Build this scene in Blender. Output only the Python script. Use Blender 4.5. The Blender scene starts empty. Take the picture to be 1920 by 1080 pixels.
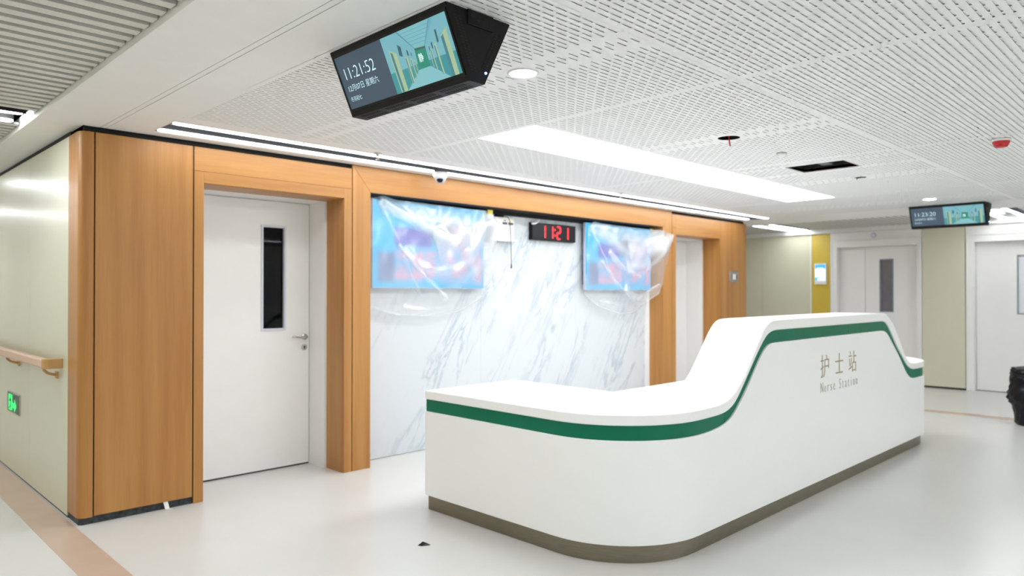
import bpy, bmesh, math, random
from mathutils import Vector, Matrix
random.seed(4)
PI = math.pi
S = bpy.context.scene
COL = S.collection

# ------------------------------------------------------------------ camera
cd = bpy.data.cameras.new('camera')
cam = bpy.data.objects.new('camera', cd); COL.objects.link(cam)
cd.sensor_width = 36.0
cd.lens = 36.0 * 1345.7 / 1920.0
cam.location = (0, 0, 1.4)
cam.rotation_euler = (math.radians(90.44), 0, math.radians(-44.85))
cd.clip_start = 0.05
cd.dof.use_dof = True
cd.dof.focus_distance = 2.75
cd.dof.aperture_fstop = 2.6
S.camera = cam
# ------------------------------------------------------------------ world, exposure
W = bpy.data.worlds.new('world'); S.world = W; W.use_nodes = True
W.node_tree.nodes['Background'].inputs[0].default_value = (0.80, 0.88, 1.0, 1)
W.node_tree.nodes['Background'].inputs[1].default_value = 0.3
S.view_settings.view_transform = 'Standard'
S.view_settings.look = 'None'
S.view_settings.gamma = 1.0
S.view_settings.use_curve_mapping = False
S.view_settings.exposure = 1.22
S.cycles.max_bounces = 10
S.cycles.diffuse_bounces = 6
S.cycles.transparent_max_bounces = 16
S.cycles.sample_clamp_indirect = 6.0
E_PANEL, E_TUBE, E_COR, E_DOWN = 6.5, 5.2, 14.0, 110.0

# ------------------------------------------------------------------ materials
def nt(name):
    m = bpy.data.materials.new(name); m.use_nodes = True
    t = m.node_tree; return m, t, t.nodes, t.links, t.nodes['Principled BSDF']

def mat(name, col, rough=0.5, metal=0.0, noise=0.0, scale=8.0, spec=0.5, bump=0.0, stretch=(1, 1, 1), coat=0.0):
    m, t, N, L, p = nt(name)
    p.inputs['Roughness'].default_value = rough
    p.inputs['Metallic'].default_value = metal
    p.inputs['Specular IOR Level'].default_value = spec
    p.inputs['Coat Weight'].default_value = coat
    p.inputs['Coat Roughness'].default_value = 0.15
    tc = N.new('ShaderNodeTexCoord'); mp = N.new('ShaderNodeMapping')
    mp.inputs['Scale'].default_value = stretch
    L.new(tc.outputs['Object'], mp.inputs['Vector'])
    nz = N.new('ShaderNodeTexNoise'); nz.inputs['Scale'].default_value = scale
    nz.inputs['Detail'].default_value = 4
    L.new(mp.outputs[0], nz.inputs['Vector'])
    r = N.new('ShaderNodeValToRGB')
    c = Vector(col)
    r.color_ramp.elements[0].position = 0.3; r.color_ramp.elements[1].position = 0.7
    r.color_ramp.elements[0].color = (*(c * (1 - noise)), 1)
    r.color_ramp.elements[1].color = (*[min(1, x * (1 + noise)) for x in c], 1)
    L.new(nz.outputs['Fac'], r.inputs[0]); L.new(r.outputs[0], p.inputs['Base Color'])
    if bump:
        b = N.new('ShaderNodeBump'); b.inputs['Strength'].default_value = bump
        b.inputs['Distance'].default_value = 0.002
        L.new(nz.outputs['Fac'], b.inputs['Height']); L.new(b.outputs[0], p.inputs['Normal'])
    return m

def emis(name, col, s):
    m, t, N, L, p = nt(name)
    p.inputs['Base Color'].default_value = (0.02, 0.02, 0.02, 1)
    p.inputs['Emission Color'].default_value = (*col, 1)
    p.inputs['Emission Strength'].default_value = s
    return m

def wood_mat(name, horiz=False):
    m, t, N, L, p = nt(name)
    tc = N.new('ShaderNodeTexCoord'); mp = N.new('ShaderNodeMapping')
    mp.inputs['Scale'].default_value = (0.5, 9, 9) if horiz else (9, 9, 0.35)
    L.new(tc.outputs['Object'], mp.inputs['Vector'])
    n1 = N.new('ShaderNodeTexNoise'); n1.inputs['Scale'].default_value = 1.4; n1.inputs['Detail'].default_value = 3
    n2 = N.new('ShaderNodeTexNoise'); n2.inputs['Scale'].default_value = 14; n2.inputs['Detail'].default_value = 5
    L.new(mp.outputs[0], n1.inputs['Vector']); L.new(mp.outputs[0], n2.inputs['Vector'])
    mx = N.new('ShaderNodeMath'); mx.operation = 'MULTIPLY_ADD'; mx.inputs[1].default_value = 0.3
    L.new(n2.outputs['Fac'], mx.inputs[0]); L.new(n1.outputs['Fac'], mx.inputs[2])
    r = N.new('ShaderNodeValToRGB')
    r.color_ramp.elements[0].position = 0.45; r.color_ramp.elements[0].color = (0.36, 0.148, 0.030, 1)
    r.color_ramp.elements[1].position = 0.85; r.color_ramp.elements[1].color = (0.47, 0.225, 0.058, 1)
    L.new(mx.outputs[0], r.inputs[0]); L.new(r.outputs[0], p.inputs['Base Color'])
    p.inputs['Roughness'].default_value = 0.42
    p.inputs['Specular IOR Level'].default_value = 0.4
    p.inputs['Coat Weight'].default_value = 0.3
    p.inputs['Coat Roughness'].default_value = 0.38
    return m

def marble_mat():
    m, t, N, L, p = nt('marble')
    tc = N.new('ShaderNodeTexCoord'); mp = N.new('ShaderNodeMapping')
    mp.inputs['Rotation'].default_value = (0, math.radians(-38), 0)   # veins lean to the right
    mp2 = N.new('ShaderNodeMapping'); mp2.inputs['Scale'].default_value = (4.2, 1.0, 0.75)
    L.new(tc.outputs['Object'], mp.inputs['Vector'])
    mp.inputs['Rotation'].default_value = (0, math.radians(-32), 0)
    L.new(mp.outputs[0], mp2.inputs['Vector'])
    n1 = N.new('ShaderNodeTexNoise'); n1.inputs['Scale'].default_value = 1.5; n1.inputs['Detail'].default_value = 6
    n1.inputs['Roughness'].default_value = 0.62; n1.inputs['Distortion'].default_value = 0.5
    L.new(mp2.outputs[0], n1.inputs['Vector'])
    sb = N.new('ShaderNodeMath'); sb.operation = 'SUBTRACT'; sb.inputs[1].default_value = 0.5
    ab = N.new('ShaderNodeMath'); ab.operation = 'ABSOLUTE'
    L.new(n1.outputs['Fac'], sb.inputs[0]); L.new(sb.outputs[0], ab.inputs[0])
    r = N.new('ShaderNodeValToRGB')
    e = r.color_ramp.elements
    e[0].position = 0.0; e[0].color = (0, 0, 0, 1)
    e[1].position = 0.04; e[1].color = (1, 1, 1, 1)
    L.new(ab.outputs[0], r.inputs[0])
    n2 = N.new('ShaderNodeTexNoise'); n2.inputs['Scale'].default_value = 0.9; n2.inputs['Detail'].default_value = 3
    L.new(mp2.outputs[0], n2.inputs['Vector'])
    r2 = N.new('ShaderNodeValToRGB')
    r2.color_ramp.elements[0].position = 0.42; r2.color_ramp.elements[0].color = (0, 0, 0, 1)
    r2.color_ramp.elements[1].position = 0.62; r2.color_ramp.elements[1].color = (1, 1, 1, 1)
    L.new(n2.outputs['Fac'], r2.inputs[0])
    inv = N.new('ShaderNodeMath'); inv.operation = 'SUBTRACT'; inv.inputs[0].default_value = 1.0
    L.new(r.outputs[0], inv.inputs[1])
    mu = N.new('ShaderNodeMath'); mu.operation = 'MULTIPLY'
    L.new(inv.outputs[0], mu.inputs[0]); L.new(r2.outputs[0], mu.inputs[1])
    mix = N.new('ShaderNodeMixRGB')
    mix.inputs[1].default_value = (0.60, 0.625, 0.65, 1); mix.inputs[2].default_value = (0.40, 0.455, 0.52, 1)
    L.new(mu.outputs[0], mix.inputs[0]); L.new(mix.outputs[0], p.inputs['Base Color'])
    p.inputs['Roughness'].default_value = 0.35
    return m

def brushed(name, col, rough=0.35):
    m = mat(name, col, rough, 1.0, 0.12, 30, 0.5, 0.0, (0.4, 0.4, 12))
    return m

def film_mat():
    # thin polythene: its opacity holds doubled film and painted catch-lights along the folds
    m, t, N, L, p = nt('film')
    out = N['Material Output']
    N.remove(p)
    at = N.new('ShaderNodeAttribute'); at.attribute_name = 'layers'  # film opacity: doubled film plus painted fold catch-lights
    tr = N.new('ShaderNodeBsdfTransparent')
    df = N.new('ShaderNodeBsdfDiffuse'); df.inputs[0].default_value = (0.80, 0.82, 0.86, 1)
    tl = N.new('ShaderNodeBsdfTranslucent'); tl.inputs[0].default_value = (0.80, 0.82, 0.86, 1)
    gl = N.new('ShaderNodeBsdfGlossy'); gl.inputs['Roughness'].default_value = 0.22
    m1 = N.new('ShaderNodeMixShader'); m1.inputs[0].default_value = 0.35
    L.new(df.outputs[0], m1.inputs[1]); L.new(tl.outputs[0], m1.inputs[2])
    m2 = N.new('ShaderNodeMixShader'); m2.inputs[0].default_value = 0.22
    L.new(m1.outputs[0], m2.inputs[1]); L.new(gl.outputs[0], m2.inputs[2])
    m3 = N.new('ShaderNodeMixShader')
    L.new(at.outputs['Fac'], m3.inputs[0]); L.new(tr.outputs[0], m3.inputs[1]); L.new(m2.outputs[0], m3.inputs[2])
    L.new(m3.outputs[0], out.inputs[0])
    return m

def glass_mat(name, tint, alpha):
    m, t, N, L, p = nt(name)
    out = N['Material Output']; N.remove(p)
    tr = N.new('ShaderNodeBsdfTransparent'); tr.inputs[0].default_value = (*tint, 1)
    gl = N.new('ShaderNodeBsdfGlossy'); gl.inputs['Roughness'].default_value = 0.02
    fr = N.new('ShaderNodeFresnel'); fr.inputs[0].default_value = 1.25
    m3 = N.new('ShaderNodeMixShader')
    L.new(fr.outputs[0], m3.inputs[0]); L.new(tr.outputs[0], m3.inputs[1]); L.new(gl.outputs[0], m3.inputs[2])
    L.new(m3.outputs[0], out.inputs[0])
    return m

def screen_mat():
    # blurred patient-information picture on the wall displays: sky blue, lilac text block, pink figures
    m, t, N, L, p = nt('display_picture')
    tc = N.new('ShaderNodeTexCoord')
    sx = N.new('ShaderNodeSeparateXYZ'); L.new(tc.outputs['Object'], sx.inputs[0])
    def ramp(src, a, b):
        mr = N.new('ShaderNodeMapRange'); mr.interpolation_type = 'SMOOTHSTEP'
        mr.inputs['From Min'].default_value = a; mr.inputs['From Max'].default_value = b
        L.new(src, mr.inputs['Value']); return mr.outputs[0]
    def mul(a, b):
        q = N.new('ShaderNodeMath'); q.operation = 'MULTIPLY'; L.new(a, q.inputs[0]); L.new(b, q.inputs[1]); return q.outputs[0]
    def blob(x0, x1, z0, z1, s=0.04):
        return mul(mul(ramp(sx.outputs[0], x0 - s, x0 + s), ramp(sx.outputs[0], x1 + s, x1 - s)),
                   mul(ramp(sx.outputs[2], z0 - s, z0 + s), ramp(sx.outputs[2], z1 + s, z1 - s)))
    nz = N.new('ShaderNodeTexNoise'); nz.inputs['Scale'].default_value = 7; nz.inputs['Detail'].default_value = 2
    L.new(tc.outputs['Object'], nz.inputs['Vector'])
    nr = N.new('ShaderNodeMapRange'); nr.inputs['From Min'].default_value = 0.28; nr.inputs['From Max'].default_value = 0.60
    L.new(nz.outputs['Fac'], nr.inputs['Value'])
    cur = None
    def layer(prev, fac, col):
        q = N.new('ShaderNodeMixRGB'); L.new(fac, q.inputs[0])
        if prev is None: q.inputs[1].default_value = (0.05, 0.42, 0.72, 1)
        else: L.new(prev, q.inputs[1])
        q.inputs[2].default_value = (*col, 1); return q.outputs[0]
    cur = layer(None, blob(0.0, 0.45, 0.35, 0.75), (0.04, 0.45, 0.78))
    cur = layer(cur, blob(0.22, 0.62, 0.36, 0.52, 0.03), (0.12, 0.12, 0.50))
    cur = layer(cur, blob(0.05, 0.22, 0.05, 0.30, 0.03), (0.16, 0.22, 0.40))
    cur = layer(cur, mul(blob(0.22, 0.66, 0.07, 0.32, 0.04), nr.outputs[0]), (0.60, 0.34, 0.48))
    cur = layer(cur, mul(blob(0.70, 1.22, 0.05, 0.62, 0.05), nr.outputs[0]), (0.52, 0.32, 0.46))
    cur = layer(cur, mul(blob(0.60, 0.86, 0.40, 0.62, 0.05), nr.outputs[0]), (0.15, 0.17, 0.25))
    p.inputs['Base Color'].default_value = (0.02, 0.02, 0.02, 1)
    L.new(cur, p.inputs['Emission Color']); p.inputs['Emission Strength'].default_value = 0.55
    p.inputs['Roughness'].default_value = 0.3
    return m

M = {}
M['wood'] = wood_mat('wood_veneer'); M['wood_h'] = wood_mat('wood_veneer_level', True)
M['marble'] = marble_mat()
M['ceil'] = mat('ceiling_white', (0.85, 0.855, 0.855), 0.55, noise=0.01)
M['felt'] = mat('acoustic_felt', (0.84, 0.86, 0.87), 0.9, noise=0.05, scale=40)
M['slat'] = mat('slat_grey_white', (0.68, 0.68, 0.65), 0.45, noise=0.02)
M['dark'] = mat('void_black', (0.012, 0.012, 0.012), 0.8)
M['void'] = mat('plenum_dark', (0.02, 0.022, 0.02), 0.9)
M['cream'] = mat('cream_panel', (0.62, 0.60, 0.465), 0.32, noise=0.01, coat=0.2)
M['white'] = mat('white_paint', (0.81, 0.80, 0.785), 0.4, noise=0.01)
M['plaster'] = mat('plaster', (0.75, 0.75, 0.72), 0.8, noise=0.02)
M['yellow'] = mat('yellow_panel', (0.60, 0.43, 0.06), 0.4, noise=0.02)
M['solid'] = mat('solid_surface_white', (0.89, 0.89, 0.89), 0.30, noise=0.004)
M['green'] = mat('green_band', (0.0, 0.15, 0.078), 0.4, noise=0.06, scale=3, spec=0.25)
M['steel'] = brushed('brushed_steel', (0.25, 0.22, 0.17), 0.28)
M['chrome'] = mat('satin_chrome', (0.55, 0.53, 0.50), 0.25, 1.0)
M['brass'] = mat('bronze_letter', (0.30, 0.25, 0.13), 0.45, 0.3)
M['black'] = mat('black_plastic', (0.007, 0.007, 0.008), 0.5, noise=0.1, spec=0.2)
M['blackgloss'] = mat('black_gloss', (0.006, 0.006, 0.007), 0.3, spec=0.25)
M['ventgrey'] = mat('vent_grey', (0.10, 0.10, 0.11), 0.6)
M['base'] = mat('black_base', (0.022, 0.026, 0.03), 0.6, noise=0.9, scale=45)
M['channel'] = mat('channel_black', (0.02, 0.02, 0.02), 0.35)
M['red'] = mat('red_plastic', (0.55, 0.012, 0.015), 0.3)
M['bag'] = mat('bin_bag', (0.003, 0.003, 0.005), 0.3, noise=0.2, spec=0.3)
M['film'] = film_mat()
M['glass'] = glass_mat('door_glass', (0.35, 0.36, 0.38), 1)
M['rail'] = mat('pink_beige_vinyl', (0.62, 0.42, 0.30), 0.45, noise=0.03)
M['railwood'] = mat('brown_end_cap', (0.50, 0.28, 0.10), 0.45, noise=0.03)
M['stripe'] = mat('terracotta_vinyl', (0.50, 0.37, 0.28), 0.34, noise=0.04, scale=5)
M['tape'] = mat('yellow_tape', (0.85, 0.72, 0.10), 0.5)
M['glasslit'] = mat('frosted_film', (0.16, 0.15, 0.17), 0.3, noise=0.1)
M['windowlit'] = mat('pale_frosted', (0.75, 0.76, 0.80), 0.4)
M['pale'] = mat('pale_blue_plastic', (0.50, 0.54, 0.66), 0.4)
M['tube'] = emis('tube_light', (0.94, 0.98, 1.0), E_TUBE)
M['tube_c'] = emis('corridor_tube_light', (0.94, 0.98, 1.0), E_COR)
M['tube_r'] = emis('far_corridor_tube_light', (0.94, 0.98, 1.0), 9.0)
M['tube_n'] = emis('added_tube_light', (0.94, 0.98, 1.0), 15.5)  # for the added strip behind the camera that brightens the counter front
M['panel'] = emis('panel_light', (0.94, 0.98, 1.0), E_PANEL)
M['down'] = emis('downlight_glow', (0.93, 0.98, 1), E_DOWN)
M['led'] = emis('red_led', (1.0, 0.01, 0.02), 1.6)
M['bled'] = emis('blue_led', (0.15, 0.3, 1.0), 15.5)
M['exit'] = emis('exit_green', (0.02, 0.9, 0.18), 0.6)
M['exitdark'] = mat('exit_dark', (0.05, 0.08, 0.05), 0.4)
M['exitwhite'] = emis('exit_white', (0.35, 1.0, 0.5), 1.0)
M['display'] = screen_mat()

def floor_mat():
    m = mat('floor_vinyl', (0.61, 0.60, 0.58), 0.27, noise=0.025, scale=1.6, spec=0.45)
    return m
M['floor'] = floor_mat()

# ------------------------------------------------------------------ mesh helpers
def link(name, bm, m, parent=None, smooth=False, bevel=0.0):
    me = bpy.data.meshes.new(name)
    bmesh.ops.recalc_face_normals(bm, faces=bm.faces)
    bm.to_mesh(me); bm.free()
    for q in (m if isinstance(m, (list, tuple)) else [m]):
        me.materials.append(q)
    if smooth:
        for f in me.polygons: f.use_smooth = True
    o = bpy.data.objects.new(name, me); COL.objects.link(o)
    if parent: o.parent = parent
    if bevel:
        b = o.modifiers.new('bevel', 'BEVEL'); b.width = bevel; b.segments = 3; b.limit_method = 'ANGLE'
        b.harden_normals = False
    return o

def box(bm, x0, x1, y0, y1, z0, z1, mi=0):
    v = [bm.verts.new((x, y, z)) for z in (z0, z1) for y in (y0, y1) for x in (x0, x1)]
    for f in ((0, 2, 3, 1), (4, 5, 7, 6), (0, 1, 5, 4), (2, 6, 7, 3), (0, 4, 6, 2), (1, 3, 7, 5)):
        bm.faces.new([v[i] for i in f]).material_index = mi

def bx(name, x0, x1, y0, y1, z0, z1, m, parent=None, bevel=0.0):
    """box mesh whose object origin is its own bottom centre (or its parent's origin)"""
    bm = bmesh.new(); box(bm, x0, x1, y0, y1, z0, z1)
    return link(name, bm, m, parent, bevel=bevel)

def cyl(bm, c, r0, r1, h, axis='z', n=24, mi=0, cap=True):
    A = []; B = []
    for i in range(n):
        a = 2 * PI * i / n; ca, sa = math.cos(a), math.sin(a)
        def P(r, t):
            if axis == 'z': return (c[0] + r * ca, c[1] + r * sa, c[2] + t)
            if axis == 'y': return (c[0] + r * ca, c[1] + t, c[2] + r * sa)
            return (c[0] + t, c[1] + r * ca, c[2] + r * sa)
        A.append(bm.verts.new(P(r0, 0))); B.append(bm.verts.new(P(r1, h)))
    for i in range(n):
        j = (i + 1) % n; bm.faces.new((A[i], A[j], B[j], B[i])).material_index = mi
    if cap:
        bm.faces.new(A).material_index = mi; bm.faces.new(B).material_index = mi

def lathe(bm, c, prof, n=32, mi=0):
    rings = []
    for r, z in prof:
        if r < 1e-5: rings.append([bm.verts.new((c[0], c[1], c[2] + z))])
        else: rings.append([bm.verts.new((c[0] + r * math.cos(2 * PI * i / n), c[1] + r * math.sin(2 * PI * i / n), c[2] + z)) for i in range(n)])
    for a, b in zip(rings, rings[1:]):
        for i in range(n):
            j = (i + 1) % n
            if len(a) == 1: f = (a[0], b[i], b[j])
            elif len(b) == 1: f = (a[i], a[j], b[0])
            else: f = (a[i], a[j], b[j], b[i])
            bm.faces.new(f).material_index = mi

def tube(bm, pts, r, n=8, mi=0):
    pts = [Vector(p) for p in pts]; rings = []
    up = Vector((0, 0, 1))
    for i, p in enumerate(pts):
        d = (pts[min(i + 1, len(pts) - 1)] - pts[max(i - 1, 0)]).normalized()
        a = d.cross(up)
        if a.length < 0.1: a = d.cross(Vector((1, 0, 0)))
        a.normalize(); b = d.cross(a).normalized()
        rings.append([bm.verts.new(p + r * (math.cos(2 * PI * k / n) * a + math.sin(2 * PI * k / n) * b)) for k in range(n)])
    for A, B in zip(rings, rings[1:]):
        for k in range(n):
            j = (k + 1) % n; bm.faces.new((A[k], A[j], B[j], B[k])).material_index = mi
    bm.faces.new(rings[0]).material_index = mi; bm.faces.new(rings[-1]).material_index = mi

def prism(bm, pts, axis, a, b, mi=0):
    """extrude a 2-D polygon. axis 'y': pts are (x,z); 'x': (y,z); 'z': (x,y)"""
    def P(p, t):
        return {'y': (p[0], t, p[1]), 'x': (t, p[0], p[1]), 'z': (p[0], p[1], t)}[axis]
    A = [bm.verts.new(P(p, a)) for p in pts]; B = [bm.verts.new(P(p, b)) for p in pts]
    n = len(pts)
    for i in range(n):
        j = (i + 1) % n; bm.faces.new((A[i], A[j], B[j], B[i])).material_index = mi
    bm.faces.new(A).material_index = mi; bm.faces.new(B).material_index = mi

def thing(name, label, cat, loc=(0, 0, 0), group=None):
    o = bpy.data.objects.new(name, None); COL.objects.link(o); o.location = loc
    o.empty_display_size = 0.05
    o['label'] = label; o['category'] = cat
    if group: o['group'] = group
    return o

def tag(o, label, cat, group=None):
    o['label'] = label; o['category'] = cat
    if group: o['group'] = group
    return o

def struct(name, loc=(0, 0, 0)):
    o = bpy.data.objects.new(name, None); COL.objects.link(o); o.location = loc
    o.empty_display_size = 0.05; o['kind'] = 'structure'
    return o

def sx(name, x0, x1, y0, y1, z0, z1, m, **k):
    o = bx(name, x0, x1, y0, y1, z0, z1, m, **k); o['kind'] = 'structure'; return o

def recenter(o):
    """move a top-level mesh object's origin to the bottom centre of its mesh"""
    vs = [v.co for v in o.data.vertices]
    c = Vector(((min(v.x for v in vs) + max(v.x for v in vs)) / 2, (min(v.y for v in vs) + max(v.y for v in vs)) / 2, min(v.z for v in vs)))
    o.data.transform(Matrix.Translation(-c)); o.location = c
    return o

def text_mesh(name, body, size, m, parent, mtx, ext=0.001, offset=0.0, sx_=1.0, space=1.0, align='LEFT'):
    cu = bpy.data.curves.new(name, 'FONT'); cu.body = body; cu.size = size; cu.extrude = ext
    cu.offset = offset; cu.space_character = space; cu.align_x = align; cu.resolution_u = 3
    to = bpy.data.objects.new(name + '_tmp', cu); COL.objects.link(to)
    dg = bpy.context.evaluated_depsgraph_get()
    me = bpy.data.meshes.new_from_object(to.evaluated_get(dg)); me.name = name
    bpy.data.objects.remove(to)
    me.transform(mtx @ Matrix.Diagonal((sx_, 1, 1, 1)))
    me.materials.clear(); me.materials.append(m)
    o = bpy.data.objects.new(name, me); COL.objects.link(o); o.parent = parent
    return o

# ================================================================== SETTING
ZC = 2.42          # ceiling height
YW = 4.896         # face of the wood wall
YM = 5.12          # marble plane
YD = 5.394         # door plane
XL = 1.199         # left corridor wall
XF = 11.966        # far wall
XE = 9.575         # right end of the wood wall
WT = 2.385         # top of the wood

# ---- floor
fl = sx('floor', -1.6, 12.2, -3.0, 12.2, -0.1, 0.0, M['floor'])
bx('floor_stripe', 0.992, 1.186, -3.0, 12.0, -0.002, 0.0012, M['stripe'], fl)
bx('floor_stripe', 9.50, 9.69, -3.0, 12.0, -0.002, 0.0012, M['stripe'], fl)

# ---- walls that close the place
sx('wall_near', -1.6, 12.2, -3.15, -3.0, 0, 2.6, M['plaster'])
wo = struct('wall_corridor')
bx('panel', -1.75, -1.6, -3.0, 12.2, 0, 2.6, M['cream'], wo)
sx('wall_end', -1.6, 12.2, 12.2, 12.35, 0, 2.6, M['plaster'])

# ---- left wall of cream panels, running away down the corridor
wl = struct('wall_left')
bx('wall_core', XL + 0.012, XL + 0.1, 5.16, 12.2, 0.0, 2.5, M['dark'], wl)
ys = [5.146, 6.19, 7.23, 8.27, 9.31, 10.35, 11.39, 12.2]
for a, b in zip(ys, ys[1:]):
    bx('cream_panel', XL, XL + 0.012, a + 0.002, b - 0.002, 0.012, 2.385, M['cream'], wl, bevel=0.0015)
bl = sx('baseboard_left', XL + 0.004, XL + 0.012, 5.14, 12.2, 0, 0.012, M['base'])

# ---- back wall: wood panelling with two door portals and the marble recess
wb = struct('wall_back')
def wood(x0, x1, z0, z1, y0=YW, y1=YW + 0.02, horiz=False, name='wood_panel', bevel=0.0015):
    return bx(name, x0, x1, y0, y1, z0, z1, M['wood_h' if horiz else 'wood'], wb, bevel)
# dark carcass behind the joints
for a, b in ((1.23, 1.92), (3.04, 3.24), (7.49, 7.73), (8.86, XE - 0.02)):
    bx('wall_core', a, b, YW + 0.02, YW + 0.24, 0.0, 2.40, M['dark'], wb)
bx('wall_core', 1.92, 3.04, YW + 0.02, YW + 0.10, 2.16, 2.40, M['dark'], wb)
bx('wall_core', 3.24, 7.49, YW + 0.02, YW + 0.10, 2.225, 2.40, M['dark'], wb)
bx('wall_core', 7.73, 8.86, YW + 0.02, YW + 0.10, 2.15, 2.40, M['dark'], wb)
# rounded corner piece
bm = bmesh.new()
pts = [(1.276, YW + 0.02), (1.276, YW)]
R = 0.05
for i in range(9):
    a = -PI / 2 - PI / 2 * i / 8
    pts.append((XL + R + R * math.cos(a), YW + R + R * math.sin(a)))
pts += [(XL, 5.143), (XL + 0.02, 5.143), (XL + 0.02, YW + 0.02)]
prism(bm, pts, 'z', 0.012 + 0.03, WT)
link('corner_panel', bm, M['wood'], wb)
wood(1.284, 1.866, 0.047, WT)
# portal 1
wood(1.875, 1.939, 0.0, 2.222); wood(3.021, 3.091, 0.0, 2.222)
wood(1.939, 3.021, 2.145, 2.222, horiz=True)
wood(1.875, 3.091, 2.2235, WT, horiz=True)
wood(3.001 + 0.018, 3.021 + 0.01, 0, 2.15, YW + 0.018, YW + 0.255, name='door_reveal')
wood(1.929, 1.941, 0, 2.15, YW + 0.018, YW + 0.255, name='door_reveal')
wood(1.939, 3.021, 2.14, 2.16, YW + 0.018, YW + 0.255, horiz=True, name='door_reveal')
# marble portal: mitred corners
def mitre(pts, m):
    bm = bmesh.new(); prism(bm, pts, 'y', YW, YW + 0.02); return link('wood_panel', bm, m, wb, bevel=0.001)
mz = 2.213
mitre([(3.099, 0), (3.264, 0), (3.264, mz), (3.099, WT + 0.03)], M['wood'])
mitre([(3.101, WT + 0.03), (3.266, mz), (7.461, mz), (7.655, WT + 0.03)], M['wood_h'])
mitre([(7.463, 0), (7.657, 0), (7.657, WT + 0.03), (7.463, mz)], M['wood'])
wood(3.25, 3.264, 0, mz, YW + 0.018, YM + 0.02, name='recess_reveal')
wood(7.463, 7.477, 0, mz, YW + 0.018, YM + 0.02, name='recess_reveal')
bx('recess_soffit', 3.264, 7.463, YW + 0.02, YM, mz, mz + 0.014, M['dark'], wb)  # underside blackened to put the header's shade into its colour
# portal 2 and end panel
wood(7.665, 7.749, 0.0, 2.222); wood(8.838, XE, 0.0, WT)
wood(7.749, 8.8375, 2.138, WT, horiz=True); wood(7.665, 7.749, 2.2235, WT)
wood(8.834, 8.85, 0, 2.14, YW + 0.018, YW + 0.255, name='door_reveal')
wood(7.738, 7.751, 0, 2.14, YW + 0.018, YW + 0.255, name='door_reveal')
wood(7.749, 8.838, 2.138, 2.152, YW + 0.018, YW + 0.255, horiz=True, name='door_reveal')
wood(XE - 0.02, XE, 0, WT, YW + 0.02, 5.30, name='end_panel')
bx('end_wall', XE - 0.1, XE - 0.004, 5.30, 12.2, 0, 2.5, M['cream'], wb)
# soffit strip above the wood (black shadow gap to the ceiling)
bx('shadow_gap', 1.23, XE - 0.02, YW + 0.03, YW + 0.06, 2.30, ZC, M['dark'], wb)
# black recessed plinth under the corner and first panel
bm = bmesh.new(); box(bm, 1.222, 1.868, YW + 0.012, YW + 0.03, 0, 0.06); box(bm, 1.206, 1.224, YW + 0.03, 5.16, 0, 0.05)
prism(bm, [(1.206, YW + 0.03), (1.222, YW + 0.012), (1.224, YW + 0.03)], 'z', 0, 0.05)
o = link('baseboard_back', bm, M['base']); o['kind'] = 'structure'
# marble slabs
mb = struct('wall_marble')
mx = [3.25, 4.67, 6.08, 7.475]
for a, b in zip(mx, mx[1:]):
    bx('marble_slab', a + 0.0008, b - 0.0008, YM, YM + 0.02, 0.004, 2.20, M['marble'], mb)
bx('wall_core', 3.25, 7.475, YM + 0.02, YM + 0.05, 0, 2.4, M['plaster'], mb)
bx('shade_strip', 3.266, 7.461, YM - 0.03, YM - 0.001, 2.178, 2.213, M['dark'], mb)  # black strip painting in the shade at the marble's top
bx('edge_trim', 7.40, 7.462, YM - 0.03, YM, 0.0, 2.19, M['white'], mb, bevel=0.002)

# ---- doors in the wood wall
def leaf_with_hole(bm, x0, x1, z0, z1, wx0, wx1, wz0, wz1, y0, y1):
    box(bm, x0, wx0, y0, y1, z0, z1); box(bm, wx1, x1, y0, y1, z0, z1)
    box(bm, wx0, wx1, y0, y1, z0, wz0); box(bm, wx0, wx1, y0, y1, wz1, z1)

def frame_ring(bm, x0, x1, z0, z1, w, y0, y1):
    box(bm, x0 - w, x0, y0, y1, z0 - w, z1 + w); box(bm, x1, x1 + w, y0, y1, z0 - w, z1 + w)
    box(bm, x0, x1, y0, y1, z0 - w, z0); box(bm, x0, x1, y0, y1, z1, z1 + w)

def lever(parent, x, z, y, d=-1):
    bm = bmesh.new(); cyl(bm, (x, y, z), 0.026, 0.026, -0.009, 'y')
    cyl(bm, (x, y - 0.009, z), 0.010, 0.010, -0.04, 'y', 12)
    tube(bm, [(x, y - 0.048, z), (x + d * 0.03, y - 0.052, z), (x + d * 0.07, y - 0.05, z - 0.002), (x + d * 0.10, y - 0.05, z + 0.004), (x + d * 0.125, y - 0.05, z + 0.004)], 0.0085, 10)
    h = link('lever_handle', bm, M['chrome'], parent, True)
    bm = bmesh.new(); cyl(bm, (x, y, z - 0.085), 0.024, 0.024, -0.008, 'y'); 
    k = link('keyhole_rose', bm, M['chrome'], parent, False)
    bm = bmesh.new(); cyl(bm, (x, y - 0.008, z - 0.082), 0.007, 0.007, -0.002, 'y', 12); box(bm, x - 0.0035, x + 0.0035, y - 0.010, y - 0.008, z - 0.098, z - 0.082)
    link('keyhole', bm, M['dark'], k)

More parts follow.
